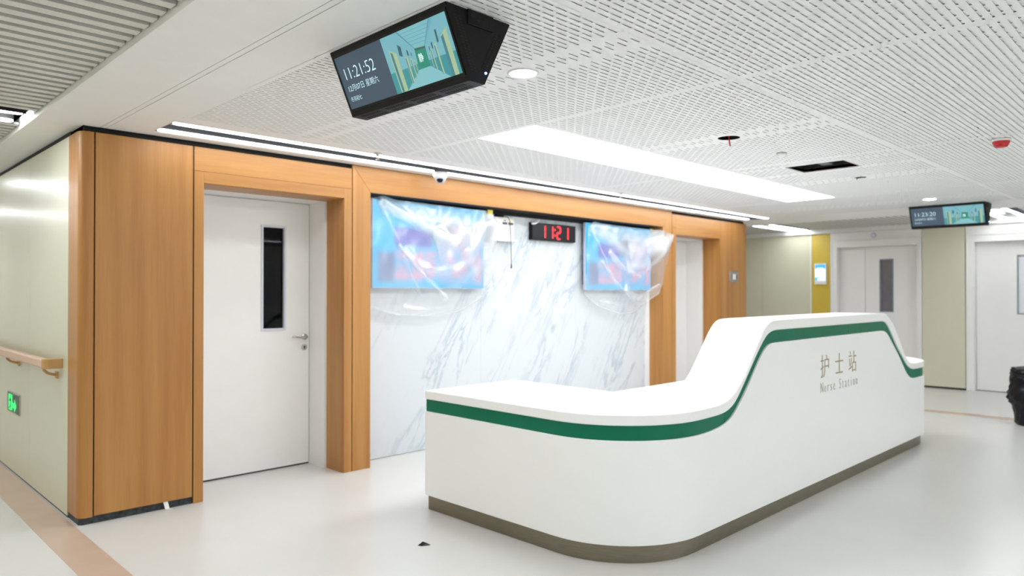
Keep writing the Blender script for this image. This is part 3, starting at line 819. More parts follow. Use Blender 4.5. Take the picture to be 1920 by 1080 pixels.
# ================================================================== HANGING DISPLAYS
def polyf(bm, pts, fn, d, mi):
    bm.faces.new([bm.verts.new(fn(u, v, d)) for u, v in pts]).material_index = mi
SC = {k: emis('screen_' + k, c, 0.36) for k, c in dict(
    slate=(0.045, 0.085, 0.13), wall=(0.20, 0.52, 0.60), wall2=(0.16, 0.46, 0.56), ceil=(0.22, 0.56, 0.62), line=(0.10, 0.32, 0.40),
    teal=(0.04, 0.33, 0.36), floor=(0.25, 0.60, 0.65), door=(0.42, 0.60, 0.36), dleaf=(0.06, 0.24, 0.28), green=(0.01, 0.30, 0.20),
    win=(0.04, 0.13, 0.17), text=(0.95, 1.35, 1.45), white=(1.2, 1.5, 1.4), frame=(0.05, 0.12, 0.10)).items()}
SK = list(SC)
def hanging_display(x, label, clock, bright):
    t = thing('hanging_display', label, 'display', (x, 2.315, ZC), 'wedge-shaped information displays')
    hy = 0.385
    A, B_, C_, E_ = (0.0, 0.0), (0.112, -0.255), (0.188, -0.255), (0.318, 0.0)      # x,z section
    bm = bmesh.new(); prism(bm, [A, B_, C_, E_], 'y', -hy, hy)
    h = link('housing', bm, M['black'], t, bevel=0.004)
    # face frame: u runs from the far end (+y) to the near end (-y), v down the tilted face
    ax = Vector((B_[0] - A[0], 0, B_[1] - A[1])); Lv = ax.length; dv = ax / Lv
    nrm = Vector((dv.z, 0, -dv.x));
    if nrm.x > 0: nrm = -nrm
    u0, u1, v0, v1 = 0.018, 0.752, 0.030, Lv - 0.032
    def fn(u, v, d):     # u,v in 0..1 on the active picture
        return Vector((A[0], hy, A[1])) + Vector((0, -1, 0)) * (u0 + (u1 - u0) * u) + dv * (v0 + (v1 - v0) * v) + nrm * d
    # bezel lip
    bm = bmesh.new()
    for (a, b, c, d) in ((-0.012, 1.012, -0.05, 0.0), (-0.012, 1.012, 1.0, 1.05), (-0.012, 0.0, 0.0, 1.0), (1.0, 1.012, 0.0, 1.0)):
        vs = [bm.verts.new(fn(*q)) for q in ((a, c, 0), (b, c, 0), (b, d, 0), (a, d, 0), (a, c, 0.0035), (b, c, 0.0035), (b, d, 0.0035), (a, d, 0.0035))]
        for f in ((4, 5, 6, 7), (0, 1, 5, 4), (1, 2, 6, 5), (2, 3, 7, 6), (3, 0, 4, 7)): bm.faces.new([vs[i] for i in f])
    link('bezel', bm, M['blackgloss'], t)
    mats = [SC[k] for k in SK]; I = SK.index
    bm = bmesh.new()
    P = lambda pts, d, k: polyf(bm, pts, fn, d, I(k))
    P([(0, 0), (0.458, 0), (0.458, 1), (0, 1)], 0.0012, 'slate')
    P([(0.458, 0), (1, 0), (1, 1), (0.458, 1)], 0.0012, 'wall')
    # corridor picture
    P([(0.60, 0), (0.892, 0), (0.79, 0.391), (0.706, 0.372)], 0.0016, 'ceil')
    for k in range(1, 6):
        s = k / 6.5; P([(0.60 + .106 * s, .372 * s), (0.892 - .102 * s, .391 * s), (0.892 - .102 * s, .391 * s + .006), (0.60 + .106 * s, .372 * s + .006)], 0.0019, 'line')
    P([(0.60, 0), (0.612, 0), (0.712, 0.372), (0.706, 0.372)], 0.0019, 'line')
    P([(0.875, 0), (0.905, 0), (0.792, 0.391), (0.784, 0.391)], 0.0019, 'wall2')
    P([(0.872, 0), (0.878, 0), (0.787, 0.391), (0.783, 0.391)], 0.0020, 'line')
    P([(0.458, 0.63), (0.70, 0.624), (0.693, 0.725), (0.556, 1), (0.458, 1)], 0.0016, 'teal')
    P([(1, 0.625), (0.784, 0.628), (0.785, 0.724), (0.913, 1), (1, 1)], 0.0016, 'teal')
    P([(0.556, 1), (0.693, 0.725), (0.785, 0.724), (0.913, 1)], 0.0018, 'floor')
    P([(0.706, 0.372), (0.79, 0.391), (0.785, 0.724), (0.693, 0.725)], 0.0020, 'green')
    P([(0.706, 0.366), (0.79, 0.385), (0.789, 0.42), (0.705, 0.40)], 0.0021, 'frame')
    # doors
    for (a, b, ta, tb, ba, bb) in ((0.500, 0.559, 0.232, 0.335, 0.992, 1.0), (0.612, 0.634, 0.424, 0.469, 0.905, 0.862), (0.652, 0.664, 0.485, 0.50, 0.83, 0.81), (0.676, 0.683, 0.53, 0.54, 0.77, 0.76)):
        P([(a, ta), (b, tb), (b, bb), (a, ba)], 0.0021, 'door')
        w = (b - a) * 0.45
        P([(a + (b - a) * 0.15, ta + (tb - ta) * 0.15 + 0.03), (a + w, ta + (tb - ta) * 0.5 + 0.03), (a + w, ba), (a + (b - a) * 0.15, ba)], 0.0023, 'dleaf')
    for (a, b, ta, tb, ba, bb) in ((0.923, 0.975, 0.325, 0.22, 1.0, 1.0), (0.857, 0.874, 0.417, 0.39, 0.88, 0.925), (0.823, 0.833, 0.47, 0.455, 0.80, 0.825), (0.806, 0.812, 0.52, 0.51, 0.76, 0.77)):
        P([(a, ta), (b, tb), (b, bb), (a, ba)], 0.0021, 'door')
        P([(a, ta + 0.02), (a + (b - a) * 0.38, ta + (tb - ta) * 0.38 + 0.03), (a + (b - a) * 0.38, bb), (a, ba)], 0.0023, 'dleaf')
    for q in ([(0.582, .198), (.606, .255), (.599, .423), (.575, .386)], [(.640, .33), (.652, .36), (.650, .45), (.638, .43)], [(.667, .40), (.673, .41), (.672, .47), (.666, .46)],
              [(.889, .206), (.903, .20), (.899, .404), (.885, .411)], [(.838, .374), (.848, .363), (.846, .47), (.836, .47)], [(.815, .42), (.821, .415), (.820, .49), (.814, .49)]):
        P(q, 0.0022, 'win')
    scr = link('screen', bm, mats, t)
    # writing on the screen
    rot = Matrix((( 0, -dv.x, nrm.x, 0), (-1, 0, 0, 0), (0, -dv.z, nrm.z, 0), (0, 0, 0, 1)))
    def put(name, s, u, v, size, m, wid=1.0, sp=1.0, off=0.0):
        return text_mesh(name, s, size, m, scr, Matrix.Translation(fn(u, v, 0.0026)) @ rot, 0.0, off, wid, sp)
    put('time_text', clock, 0.037, 0.455, 0.069, SC['text'], 0.98 if True else 1, 1.0, -0.0010)
    put('date_text', '12月07日 星期六', 0.037, 0.672, 0.031, SC['text'], 1.0, 1.0, -0.0003)
    put('lunar_text', '冬月初七', 0.032, 0.862, 0.0225, SC['text'], 0.92, 1.0, -0.0002)
    put('wall_text', '静', 0.716, 0.60, 0.034, SC['white'], 0.85)
    # end plate with vent slots, mount bracket and power LED
    bm = bmesh.new()
    def side(px, pz, w, hgt, d):
        y = -hy - 0.0012
        box(bm, px - w / 2, px + w / 2, y, y + 0.001, pz - hgt / 2, pz + hgt / 2)
    for k in range(19):
        f = 0.14 + 0.70 * k / 18
        for o2 in (0.028, 0.046):
            side(A[0] + (B_[0] - A[0]) * f + o2, -0.255 * f, 0.012, 0.0045, 0)
    for k in range(17):
        f = 0.22 + 0.62 * k / 16
        for o2 in (0.026, 0.042):
            side(E_[0] + (C_[0] - E_[0]) * f - o2, -0.255 * f, 0.010, 0.0045, 0)
    v = link('side_vents', bm, M['dark'], h)
    bm = bmesh.new()
    for k in range(46):
        for j in range(2):
            if k % 12 < 10:
                y = -hy + 0.05 + k * 0.0148; box(bm, 0.122 + j * 0.032, 0.142 + j * 0.032, y, y + 0.006, -0.2562, -0.2552)
    link('bottom_vents', bm, M['dark'], h)['kind'] = 'stuff'
    v['kind'] = 'stuff'
    bx('mount_bracket', 0.10, 0.225, -hy - 0.006, -hy + 0.004, -0.055, 0.0, M['black'], t, 0.002)
    bm = bmesh.new()
    for k in range(4): cyl(bm, (0.118 + 0.03 * k, -hy - 0.0075, -0.02 - 0.014 * (k % 2)), 0.004, 0.004, 0.002, 'y', 10)
    link('bracket_screws', bm, M['dark'], t)['kind'] = 'stuff'
    bm = bmesh.new(); cyl(bm, (0.190, -hy - 0.003, -0.213), 0.0042, 0.0042, 0.004, 'y', 14); link('power_light', bm, M['bled'], t)
    return t
hanging_display(1.593, 'black wedge-shaped display hanging near the camera, its clock reading 11:21:52', '11:21:52', 1)
hanging_display(9.283, 'black wedge-shaped display at the far side, its clock reading 11:23:20', '11:23:20', 1)

# ================================================================== MARBLE WALL ITEMS
def wall_tv(x0, z0, w, h, label):
    t = thing('wall_display', label, 'television', (x0 + w / 2, YM, z0))
    bx('back_box', -w / 2 + 0.05, w / 2 - 0.05, -0.055, 0.0, 0.06, h - 0.06, M['black'], t)
    bx('casing', -w / 2, w / 2, -0.085, -0.050, 0, h, M['pale'], t, 0.003)
    bm = bmesh.new(); box(bm, 0, w - 0.008, -0.0005, 0, 0, h - 0.010)
    s = link('screen', bm, M['display'], t); s.location = (-w / 2 + 0.004, -0.0855, 0.005)
    return t
wall_tv(3.375, 1.445, 1.255, 0.745, 'large wall display glowing blue and pink under plastic, left on the marble')
wall_tv(6.15, 1.440, 1.255, 0.745, 'wall display under plastic on the marble, right of the digital clock')

def film(x_left, tops, bots, creases, y0, label, seed, right=None):
    """polythene sheet hung over a display; tops/bots are (x,z) outlines"""
    rnd = random.Random(seed); NU, NV = 120, 90
    xa, xb = tops[0][0], tops[-1][0]
    bm = bmesh.new(); lay = bm.verts.layers.float.new('layers'); G = []  # 'layers' holds opacity: doubled film plus painted fold catch-lights
    ph = [rnd.uniform(0, 6.28) for _ in range(12)]
    for j in range(NV + 1):
        row = []
        for i in range(NU + 1):
            u, v = i / NU, j / NV
            xt = xa + (xb - xa) * u
            zt = interp(tops, xt)
            xbm = bots[0][0] + (bots[-1][0] - bots[0][0]) * u
            zb_ = interp(bots, xbm)
            x = xt + (xbm - xt) * v; 
            if right: x += right(v) * max(0, (u - 0.75) / 0.25) ** 1.5
            z = zt + (zb_ - zt) * v
            y = 0.012 * math.sin(9 * u + 5 * v + ph[0]) * (0.3 + v) + 0.006 * math.sin(23 * u - 11 * v + ph[1]) + 0.004 * math.sin(41 * u + 17 * v + ph[2])
            L_ = 0.23 + 0.07 * math.sin(7 * u + 3 * v + ph[3]) + 0.04 * math.sin(17 * v - 9 * u + ph[4])
            for (ax_, az_, bx_, bz_, sag, wdt, amp) in creases:
                # distance to a sagging crease from a to b
                tpar = ((x - ax_) * (bx_ - ax_) + (z - az_) * (bz_ - az_)) / ((bx_ - ax_) ** 2 + (bz_ - az_) ** 2)
                if -0.05 < tpar < 1.05:
                    tc_ = min(1, max(0, tpar)); cx_ = ax_ + (bx_ - ax_) * tc_; cz_ = az_ + (bz_ - az_) * tc_ - sag * 4 * tc_ * (1 - tc_)
                    d = math.hypot(x - cx_, z - cz_); fall = math.exp(-(d / wdt) ** 2) * (1 - 0.5 * tc_)
                    y -= 0.022 * fall * amp; L_ += 0.75 * amp * fall  # whiter creases: doubled film plus fold catch-lights put into the opacity
            if v < 0.16: L_ += 0.10
            if v > 0.985 or u > 0.992 or u < 0.006: L_ += 0.28
            # above the display the film leans on it; below it swings back to the wall
            row.append(None)
            fwd = 0.135 * max(0.0, min(1.0, (x - 7.28) / 0.16)) if x_left > 5 else 0.0
            vert = bm.verts.new((x, y0 - 0.008 - fwd + min(y, 0.012), z)); vert[lay] = min(0.93, max(0.06, L_)); row[-1] = vert
        G.append(row)
    for j in range(NV):
        for i in range(NU):
            bm.faces.new((G[j][i], G[j][i + 1], G[j + 1][i + 1], G[j + 1][i]))
    me = bpy.data.meshes.new('plastic_sheet'); bm.to_mesh(me); bm.free(); me.materials.append(M['film'])
    for f in me.polygons: f.use_smooth = True
    o = bpy.data.objects.new('plastic_sheet', me); COL.objects.link(o)
    tag(o, label, 'plastic sheet'); recenter(o)
    return o
YF1 = YM - 0.105
f1 = film(3.33, [(3.345, 2.19), (3.45, 2.215), (3.6, 2.195), (4.62, 2.185), (4.70, 2.165), (4.78, 2.10)],
          [(3.30, 1.30), (3.6, 1.215), (3.95, 1.20), (4.3, 1.235), (4.55, 1.34), (4.70, 1.44)],
          [(3.45, 2.18, 4.25, 1.86, 0.02, 0.045, 1.0), (4.70, 2.10, 4.05, 1.85, 0.10, 0.16, 0.75), (3.5, 2.16, 4.4, 2.02, 0.02, 0.09, 0.6), (3.42, 2.15, 3.85, 1.40, -0.02, 0.016, 0.55),
           (3.70, 1.75, 4.5, 1.75, 0.16, 0.05, 0.5), (3.62, 1.80, 4.15, 1.35, 0.01, 0.014, 0.5), (4.70, 1.75, 4.1, 1.38, 0.02, 0.05, 0.45), (3.7, 1.28, 4.75, 1.52, 0.12, 0.02, 0.5), (4.74, 2.08, 4.68, 1.60, 0, 0.06, 0.5), (4.4, 1.8, 4.55, 1.5, 0, 0.05, 0.4)],
          YF1, 'clear crumpled plastic sheet hung over the left wall display', 3)
f2 = film(6.1, [(6.17, 2.15), (6.25, 2.195), (6.5, 2.185), (7.3, 2.175), (7.46, 2.165), (7.62, 2.12)],
          [(6.10, 1.40), (6.35, 1.25), (6.7, 1.17), (7.0, 1.17), (7.25, 1.27), (7.40, 1.40)],
          [(6.25, 2.17, 6.95, 1.88, 0.04, 0.06, 0.9), (6.95, 1.90, 7.6, 2.10, 0.06, 0.12, 0.9), (6.3, 2.16, 7.4, 2.08, 0.04, 0.10, 0.7), (6.22, 2.10, 6.75, 1.42, 0.0, 0.018, 0.6), (6.55, 1.86, 7.12, 1.60, 0.04, 0.035, 0.9), (6.9, 1.72, 7.28, 1.78, 0.03, 0.07, 0.7),
           (6.40, 1.75, 7.0, 1.30, 0.0, 0.02, 0.5), (7.5, 1.98, 7.1, 1.45, 0.0, 0.03, 0.5), (6.4, 1.32, 7.4, 1.50, 0.13, 0.02, 0.5), (6.85, 1.45, 7.25, 1.35, 0.05, 0.06, 0.5), (7.66, 2.08, 7.3, 1.9, 0, 0.08, 0.6)],
          YF1, 'clear crumpled plastic sheet hung over the right wall display', 8)
bx_ = tag(recenter(bx('tape', 4.635, 4.70, YF1 - 0.03, YF1 - 0.026, 2.155, 2.195, M['tape'])), 'small yellow tape at the top corner of the left plastic sheet', 'tape')
bx_ = tag(recenter(bx('tape', 7.33, 7.37, YF1 - 0.03, YF1 - 0.026, 2.160, 2.185, M['tape'])), 'tiny yellow tape at the top corner of the right plastic sheet', 'tape')

# digital clock
t = thing('wall_clock', 'black digital wall clock with red digits reading 11:21', 'clock', (5.68, YM, 1.955))
bx('casing', -0.345, 0.345, -0.05, 0.0, 0, 0.178, M['black'], t, 0.003)
bx('face', -0.338, 0.338, -0.0512, -0.050, 0.008, 0.170, M['blackgloss'], t)
def seg(bm, cx, cz, seg_, h=0.128, w=0.052):
    r = 0.0085; hw, hh = w / 2, h / 2; g = 0.009
    S_ = {'a': ((-hw + g, hh), (hw - g, hh)), 'g': ((-hw + g, 0), (hw - g, 0)), 'd': ((-hw + g, -hh), (hw - g, -hh)),
          'f': ((-hw, hh - g), (-hw, g)), 'b': ((hw, hh - g), (hw, g)), 'e': ((-hw, -g), (-hw, -hh + g)), 'c': ((hw, -g), (hw, -hh + g))}
    for k in seg_:
        (x0, z0), (x1, z1) = S_[k]; L_ = math.hypot(x1 - x0, z1 - z0); dx, dz = (x1 - x0) / L_, (z1 - z0) / L_
        pts = []
        a0 = math.atan2(dz, dx)
        for q in range(7): a = a0 + PI / 2 + PI * q / 6; pts.append((cx + x0 + r * math.cos(a), cz + z0 + r * math.sin(a)))
        for q in range(7): a = a0 - PI / 2 + PI * q / 6; pts.append((cx + x1 + r * math.cos(a), cz + z1 + r * math.sin(a)))
        prism(bm, pts, 'y', -0.0525, -0.0512)
for s, cx in (('bc', -0.175), ('bc', -0.055), ('abged', 0.065), ('bc', 0.190)):
    bm = bmesh.new(); seg(bm, cx, 0.089, s); link('digit', bm, M['led'], t)
for dz in (-0.03, 0.03):
    bm = bmesh.new(); cyl(bm, (0.005, -0.0525, 0.089 + dz), 0.010, 0.010, 0.0013, 'y', 14); link('colon_dot', bm, M['led'], t)
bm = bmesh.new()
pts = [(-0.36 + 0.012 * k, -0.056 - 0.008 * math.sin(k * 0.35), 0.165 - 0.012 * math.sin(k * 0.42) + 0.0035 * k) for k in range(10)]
tube(bm, pts, 0.011, 8); link('glare_strip', bm, M['white'], t, True)  # white strip standing in for the glare on the clock's corner

# white junction box with two meters and a hanging lead
t = thing('junction_box', 'white wall box with two dark sockets between left display and clock', 'wall box', (4.915, YM, 1.915))
bx('box_body', -0.15, 0.15, -0.06, 0, 0.02, 0.235, M['white'], t, 0.006)
bx('shelf', -0.19, 0.17, -0.075, 0, 0, 0.02, M['white'], t, 0.003)
for x in (0.02, 0.10):
    bx('socket', x - 0.032, x + 0.032, -0.063, -0.060, 0.165, 0.188, M['ventgrey'], t)
bx('label_tag', 0.078, 0.122, -0.062, -0.060, 0.198, 0.210, M['tape'], t)
bx('label_tag', 0.005, 0.035, -0.062, -0.060, 0.200, 0.210, M['ventgrey'], t)
for k in range(4):
    bx('cover_rib', -0.12 + 0.062 * k, -0.118 + 0.062 * k, -0.062, -0.060, 0.04, 0.15, M['pale'], t)
bm = bmesh.new(); box(bm, -0.09, 0.02, -0.05, -0.01, 0.236, 0.258)
link('black_plug', bm, M['black'], t, bevel=0.008)
bm = bmesh.new(); tube(bm, [(0.01, -0.055, 0.25), (0.05, -0.075, 0.235), (0.07, -0.08, 0.20), (0.078, -0.08, 0.10), (0.085, -0.08, -0.05), (0.09, -0.08, -0.22)], 0.0035, 6)
l = link('lead', bm, M['ventgrey'], t, True)
bm = bmesh.new(); cyl(bm, (0.09, -0.08, -0.265), 0.008, 0.005, 0.045, 'z', 10); link('lead_tip', bm, M['black'], l)

# ================================================================== CEILING ITEMS
t = thing('dome_camera', 'white dome security camera with dark bubble under the light strip', 'camera', (3.825, 4.70, ZC))
bm = bmesh.new(); lathe(bm, (0, 0, 0), [(0, -0.004), (0.062, -0.004), (0.064, -0.03), (0.055, -0.05), (0.047, -0.055), (0, -0.055)]); link('housing', bm, M['white'], t, True)
bm = bmesh.new(); lathe(bm, (0, 0, -0.052), [(0.047, 0)] + [(0.047 * math.cos(a * PI / 16), -0.045 * math.sin(a * PI / 16)) for a in range(1, 8)] + [(0, -0.045)])
link('bubble', bm, M['pale'], t, True)
bm = bmesh.new(); lathe(bm, (-0.012, -0.012, -0.058), [(0.030, 0)] + [(0.034 * math.cos(a * PI / 16), -0.034 * math.sin(a * PI / 16)) for a in range(1, 8)] + [(0, -0.034)])
link('lens', bm, M['blackgloss'], t, True)

def sprinkler(x, y, label):
    t = thing('sprinkler', label, 'sprinkler', (x, y, ZC), 'chrome sprinkler heads')
    bm = bmesh.new(); lathe(bm, (0, 0, 0), [(0.0, 0), (0.028, 0), (0.028, -0.003), (0.014, -0.010), (0.010, -0.022), (0, -0.022)], 20); link('escutcheon', bm, M['chrome'], t, True)
    bm = bmesh.new()
    for s in (-1, 1): tube(bm, [(s * 0.009, 0, -0.018), (s * 0.012, 0, -0.030), (s * 0.003, 0, -0.046)], 0.0018, 6)
    cyl(bm, (0, 0, -0.05), 0.014, 0.014, 0.003, 'z', 16); link('deflector', bm, M['chrome'], t)
sprinkler(2.98, 4.38, 'small chrome sprinkler on the ceiling border, left of the dome camera')
sprinkler(5.92, 4.385, 'small chrome sprinkler on the ceiling border, right of the dome camera')

t = thing('smoke_detector', 'small white round detector on the ceiling left of the square opening', 'detector', (5.06, 2.31, ZC))
bm = bmesh.new(); lathe(bm, (0, 0, 0), [(0, 0), (0.035, 0), (0.035, -0.004)]); link('shadow_base', bm, M['dark'], t)
bm = bmesh.new(); lathe(bm, (0, 0, 0), [(0, -0.004), (0.036, -0.004), (0.034, -0.020), (0.024, -0.027), (0, -0.028)]); link('body', bm, M['white'], t, True)

t = thing('alarm_light', 'red alarm beacon with white base on the ceiling at right', 'alarm', (5.62, 1.075, ZC))
bm = bmesh.new(); lathe(bm, (0, 0, 0), [(0, 0), (0.054, 0), (0.056, -0.012), (0.052, -0.018), (0, -0.018)]); link('base', bm, M['white'], t, True)
bm = bmesh.new(); lathe(bm, (0, 0, 0), [(0.051, -0.018), (0.049, -0.028), (0.036, -0.052), (0.030, -0.056), (0, -0.057)]); link('red_lens', bm, M['red'], t, True)
bm = bmesh.new(); tube(bm, [(4.325, 2.34, 2.50), (4.325, 2.33, ZC + 0.0), (4.330, 2.327, 2.385), (4.335, 2.325, 2.366)], 0.0045, 8)
tag(recenter(link('wire', bm, M['red'])), 'short red wire poking out of the round ceiling hole', 'wire')
bm = bmesh.new()
for k in range(5):
    a = k * 1.3; tube(bm, [(6.62 + 0.03 * math.cos(a), 2.31 + 0.03 * math.sin(a), 2.47), (6.62 + 0.02 * math.cos(a + 1), 2.31 + 0.02 * math.sin(a + 1), 2.425), (6.62 + 0.04 * math.cos(a + 1.5), 2.31 + 0.035 * math.sin(a + 1.5), 2.405 + 0.004 * k)], 0.003, 6)
tag(recenter(link('wire', bm, M['black'], None, True)), 'black wire ends hanging from the ceiling hole beyond the square opening', 'wire')
bm = bmesh.new(); box(bm, 5.70, 5.99, 2.30, 2.38, 2.455, 2.49); tube(bm, [(5.68, 2.2, 2.49), (5.8, 2.25, 2.46), (6.0, 2.4, 2.47)], 0.01, 8)
link('duct_fittings', bm, M['ventgrey'], ce)

# ================================================================== LEFT CORRIDOR ITEMS
t = thing('handrail', 'pink-beige handrail with brown end cap on the left cream wall', 'handrail', (XL, 5.3, 0.955))
xr = 1.118 - XL
bm = bmesh.new()
prof = [(-0.018, -0.030), (0.014, -0.030), (0.022, -0.012), (0.022, 0.018), (0.012, 0.030), (-0.012, 0.030), (-0.022, 0.020), (-0.024, -0.020)]
n = len(prof)
A = [bm.verts.new((xr + p[0], 0.0, p[1])) for p in prof]; B = [bm.verts.new((xr + p[0], 6.8, p[1])) for p in prof]
for i in range(n): bm.faces.new((A[i], A[(i + 1) % n], B[(i + 1) % n], B[i]))
bm.faces.new(A); bm.faces.new(B)
link('rail', bm, M['rail'], t, bevel=0.003)
bm = bmesh.new()
prism(bm, [(xr - 0.026, 0.02), (xr - 0.022, -0.02), (xr + 0.0, -0.038), (0.0, -0.044), (0.0, -0.006), (xr + 0.024, 0.0), (xr + 0.024, 0.02)], 'z', -0.031, 0.031)
link('end_cap', bm, M['railwood'], t, bevel=0.004)
for y in (0.09, 1.22, 2.35, 3.5, 4.6, 5.7):
    bm = bmesh.new()
    pts = [(xr, y, -0.030), (xr + 0.004, y, -0.048), (xr + 0.022, y, -0.066), (xr + 0.045, y, -0.076), (-0.010, y, -0.082)]
    tube(bm, pts, 0.009, 8); box(bm, -0.010, 0, y - 0.025, y + 0.025, -0.105, -0.060)
    link('bracket', bm, M['railwood'], t)

t = thing('exit_sign', 'green lit running-man exit sign low on the left cream wall', 'sign', (XL, 6.69, 0.477))
bx('plate', -0.012, 0, -0.205, 0.205, 0, 0.146, M['exitdark'], t, 0.003)
bx('frame', -0.009, -0.0, -0.212, 0.212, -0.007, 0.153, M['chrome'], t, 0.002)
def yzpoly(pts, name, m, d=0.0135):
    bm = bmesh.new(); prism(bm, pts, 'x', -d, -0.012); link(name, bm, m, t)
# y grows away from the viewer = to the left in the picture
yzpoly([(0.15, 0.012), (0.02, 0.012), (0.02, 0.134), (0.15, 0.134)], 'lit_door', M['exit'])
yzpoly([(0.0, 0.035), (0.0, 0.075), (-0.06, 0.075), (-0.06, 0.105), (-0.13, 0.055), (-0.06, 0.008), (-0.06, 0.035)], 'lit_arrow', M['exit'])
bm = bmesh.new()
cyl(bm, (-0.0142, 0.075, 0.118), 0.010, 0.010, 0.001, 'x', 14)
for q in ([(0.10, 0.105), (0.085, 0.060), (0.062, 0.064), (0.072, 0.106)], [(0.072, 0.104), (0.045, 0.088), (0.048, 0.080), (0.078, 0.094)], [(0.098, 0.104), (0.122, 0.080), (0.116, 0.074), (0.092, 0.092)],
          [(0.082, 0.064), (0.052, 0.045), (0.048, 0.020), (0.057, 0.018), (0.063, 0.040), (0.090, 0.054)], [(0.086, 0.060), (0.104, 0.036), (0.130, 0.028), (0.128, 0.019), (0.098, 0.026), (0.072, 0.054)]):
    prism(bm, q, 'x', -0.0148, -0.0135)
link('running_figure', bm, M['exitdark'], t)

# ================================================================== RIGHT SIDE ITEMS
t = thing('wall_switch', 'square steel switch plate on the right end wood panel', 'switch', (9.206, YW, 1.55))
bx('plate', -0.118, 0.118, -0.010, 0, 0, 0.163, M['chrome'], t, 0.004)
bx('rocker', -0.040, 0.045, -0.016, -0.010, 0.045, 0.118, M['white'], t, 0.003)
bx('insert', -0.06, -0.045, -0.012, -0.010, 0.05, 0.11, M['ventgrey'], t)
bx('insert', 0.05, 0.085, -0.012, -0.010, 0.05, 0.11, M['ventgrey'], t)

t = thing('door_tablet', 'small white tablet with a blue-white screen on the yellow panel', 'tablet', (XF, 4.80, 1.55))
bx('casing', -0.03, 0, -0.098, 0.098, 0, 0.345, M['white'], t, 0.008)
TS = [emis('tablet_blue', (0.05, 0.45, 0.85), 0.55), emis('tablet_white', (0.75, 0.92, 1.0), 0.6)]
bm = bmesh.new()
Y_ = lambda a, b, c, d, mi, e: box(bm, -0.0305 - e, -0.030, a, b, c, d, mi)
Y_(-0.083, 0.083, 0.062, 0.325, 1, 0)
Y_(-0.083, 0.083, 0.275, 0.325, 0, 0.0006)
for (a, b, c, d) in ((0.045, 0.083, 0.065, 0.115), (0.01, 0.045, 0.105, 0.118), (-0.083, -0.05, 0.26, 0.275), (0.05, 0.083, 0.262, 0.275)):
    Y_(a, b, c, d, 0, 0.0008)
link('screen', bm, TS, t)
for y, lb in ((3.98, 'small pale blue round sensor above the left far door'), (2.0, 'small pale blue round sensor above the right far door')):
    t = thing('door_sensor', lb, 'sensor', (XF, y, 2.315), 'round sensors over the far doors')
    bm = bmesh.new(); cyl(bm, (-0.020, 0, 0), 0.036, 0.042, 0.020, 'x', 24); link('dome', bm, M['pale'], t)
    bm = bmesh.new(); cyl(bm, (-0.023, 0, 0), 0.018, 0.020, 0.003, 'x', 18); link('lens', bm, M['white'], t)

# bin wrapped in a black bag
t = thing('rubbish_bin', 'rubbish bin wrapped in a crumpled black plastic bag by the right door', 'bin', (9.31, 1.50, 0))
bm = bmesh.new(); rnd = random.Random(5)
prof = [(0.0, 0.0), (0.150, 0.0), (0.165, 0.02), (0.168, 0.06), (0.175, 0.12), (0.185, 0.17), (0.200, 0.22), (0.222, 0.25), (0.232, 0.29), (0.228, 0.34), (0.212, 0.40), (0.205, 0.44), (0.212, 0.48), (0.205, 0.52), (0.190, 0.535), (0.205, 0.55), (0.205, 0.58), (0.185, 0.605), (0.14, 0.61), (0.10, 0.59), (0, 0.58)]
nn = 64; rings = []
for k, (r, z) in enumerate(prof):
    if r < 1e-5: rings.append([bm.verts.new((0, 0, z))]); continue
    ring = []
    for i in range(nn):
        a = 2 * PI * i / nn
        w = 1 + (0.05 * math.sin(9 * a + 2.1 * k) + 0.03 * math.sin(17 * a - 1.3 * k) + rnd.uniform(-0.014, 0.014)) * (0 if z < 0.005 else 1)
        ring.append(bm.verts.new((r * w * math.cos(a), r * w * math.sin(a), z + (0.008 * math.sin(5 * a + k) if z > 0.05 else 0))))
    rings.append(ring)
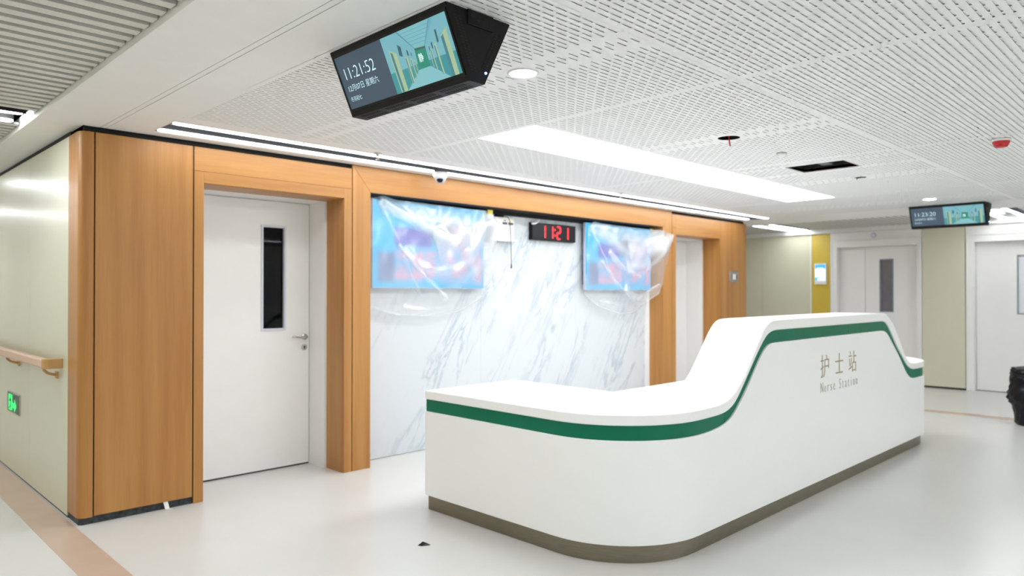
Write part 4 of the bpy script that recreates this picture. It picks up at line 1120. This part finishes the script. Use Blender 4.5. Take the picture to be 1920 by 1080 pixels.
for a, b in zip(rings, rings[1:]):
    for i in range(nn):
        j = (i + 1) % nn
        if len(a) == 1: bm.faces.new((a[0], b[i], b[j]))
        elif len(b) == 1: bm.faces.new((a[i], a[j], b[0]))
        else: bm.faces.new((a[i], a[j], b[j], b[i]))
link('bin_bag', bm, M['bag'], t, True)
bm = bmesh.new(); tube(bm, [(0.205 * math.cos(2 * PI * k / 24), 0.205 * math.sin(2 * PI * k / 24), 0.537 + 0.006 * math.sin(k)) for k in range(25)], 0.012, 6)
link('bag_roll', bm, M['bag'], t, True)

# scraps on the floor
bm = bmesh.new()
P = [(-0.035, -0.006, 0), (-0.01, -0.018, 0), (0.030, -0.008, 0), (0.036, 0.006, 0), (0.005, 0.014, 0), (-0.022, 0.010, 0)]
v = [bm.verts.new(p) for p in P]; a = bm.verts.new((-0.008, 0.0, 0.020)); b = bm.verts.new((0.014, 0.0, 0.012)); bm.faces.new(v)
for i in range(6):
    top = a if i in (5, 0, 4) else b
    bm.faces.new((v[i], v[(i + 1) % 6], top))
bm.faces.new((v[1], b, a)); bm.faces.new((v[4], a, b))
o = link('scrap', bm, M['blackgloss']); o.location = (2.478, 3.185, 0.0); o.rotation_euler = (0, 0, -0.75); tag(o, 'small black shard lying on the floor left of the counter', 'debris')
bm = bmesh.new(); prism(bm, [(-0.012, -0.008), (0.01, -0.01), (0.013, 0.006), (-0.004, 0.011)], 'z', 0, 0.003)
o = link('scrap', bm, M['white']); o.location = (2.60, 2.42, 0.0); tag(o, 'tiny white scrap on the floor in front of the counter corner', 'debris')

bm = bmesh.new()
v = [bm.verts.new(p) for p in ((1.685, YW + 0.006, 0.052), (1.712, YW + 0.008, 0.054), (1.722, YW - 0.004, 0.0), (1.735, YW - 0.03, 0.001), (1.70, YW - 0.034, 0.001), (1.694, YW - 0.004, 0.001))]
bm.faces.new((v[0], v[1], v[2], v[5])); bm.faces.new((v[5], v[2], v[3], v[4]))
o = link('scrap', bm, M['white']); so = o.modifiers.new('thick', 'SOLIDIFY'); so.thickness = 0.002
tag(recenter(o), 'torn white paper scrap against the black base under the wood panel', 'debris')
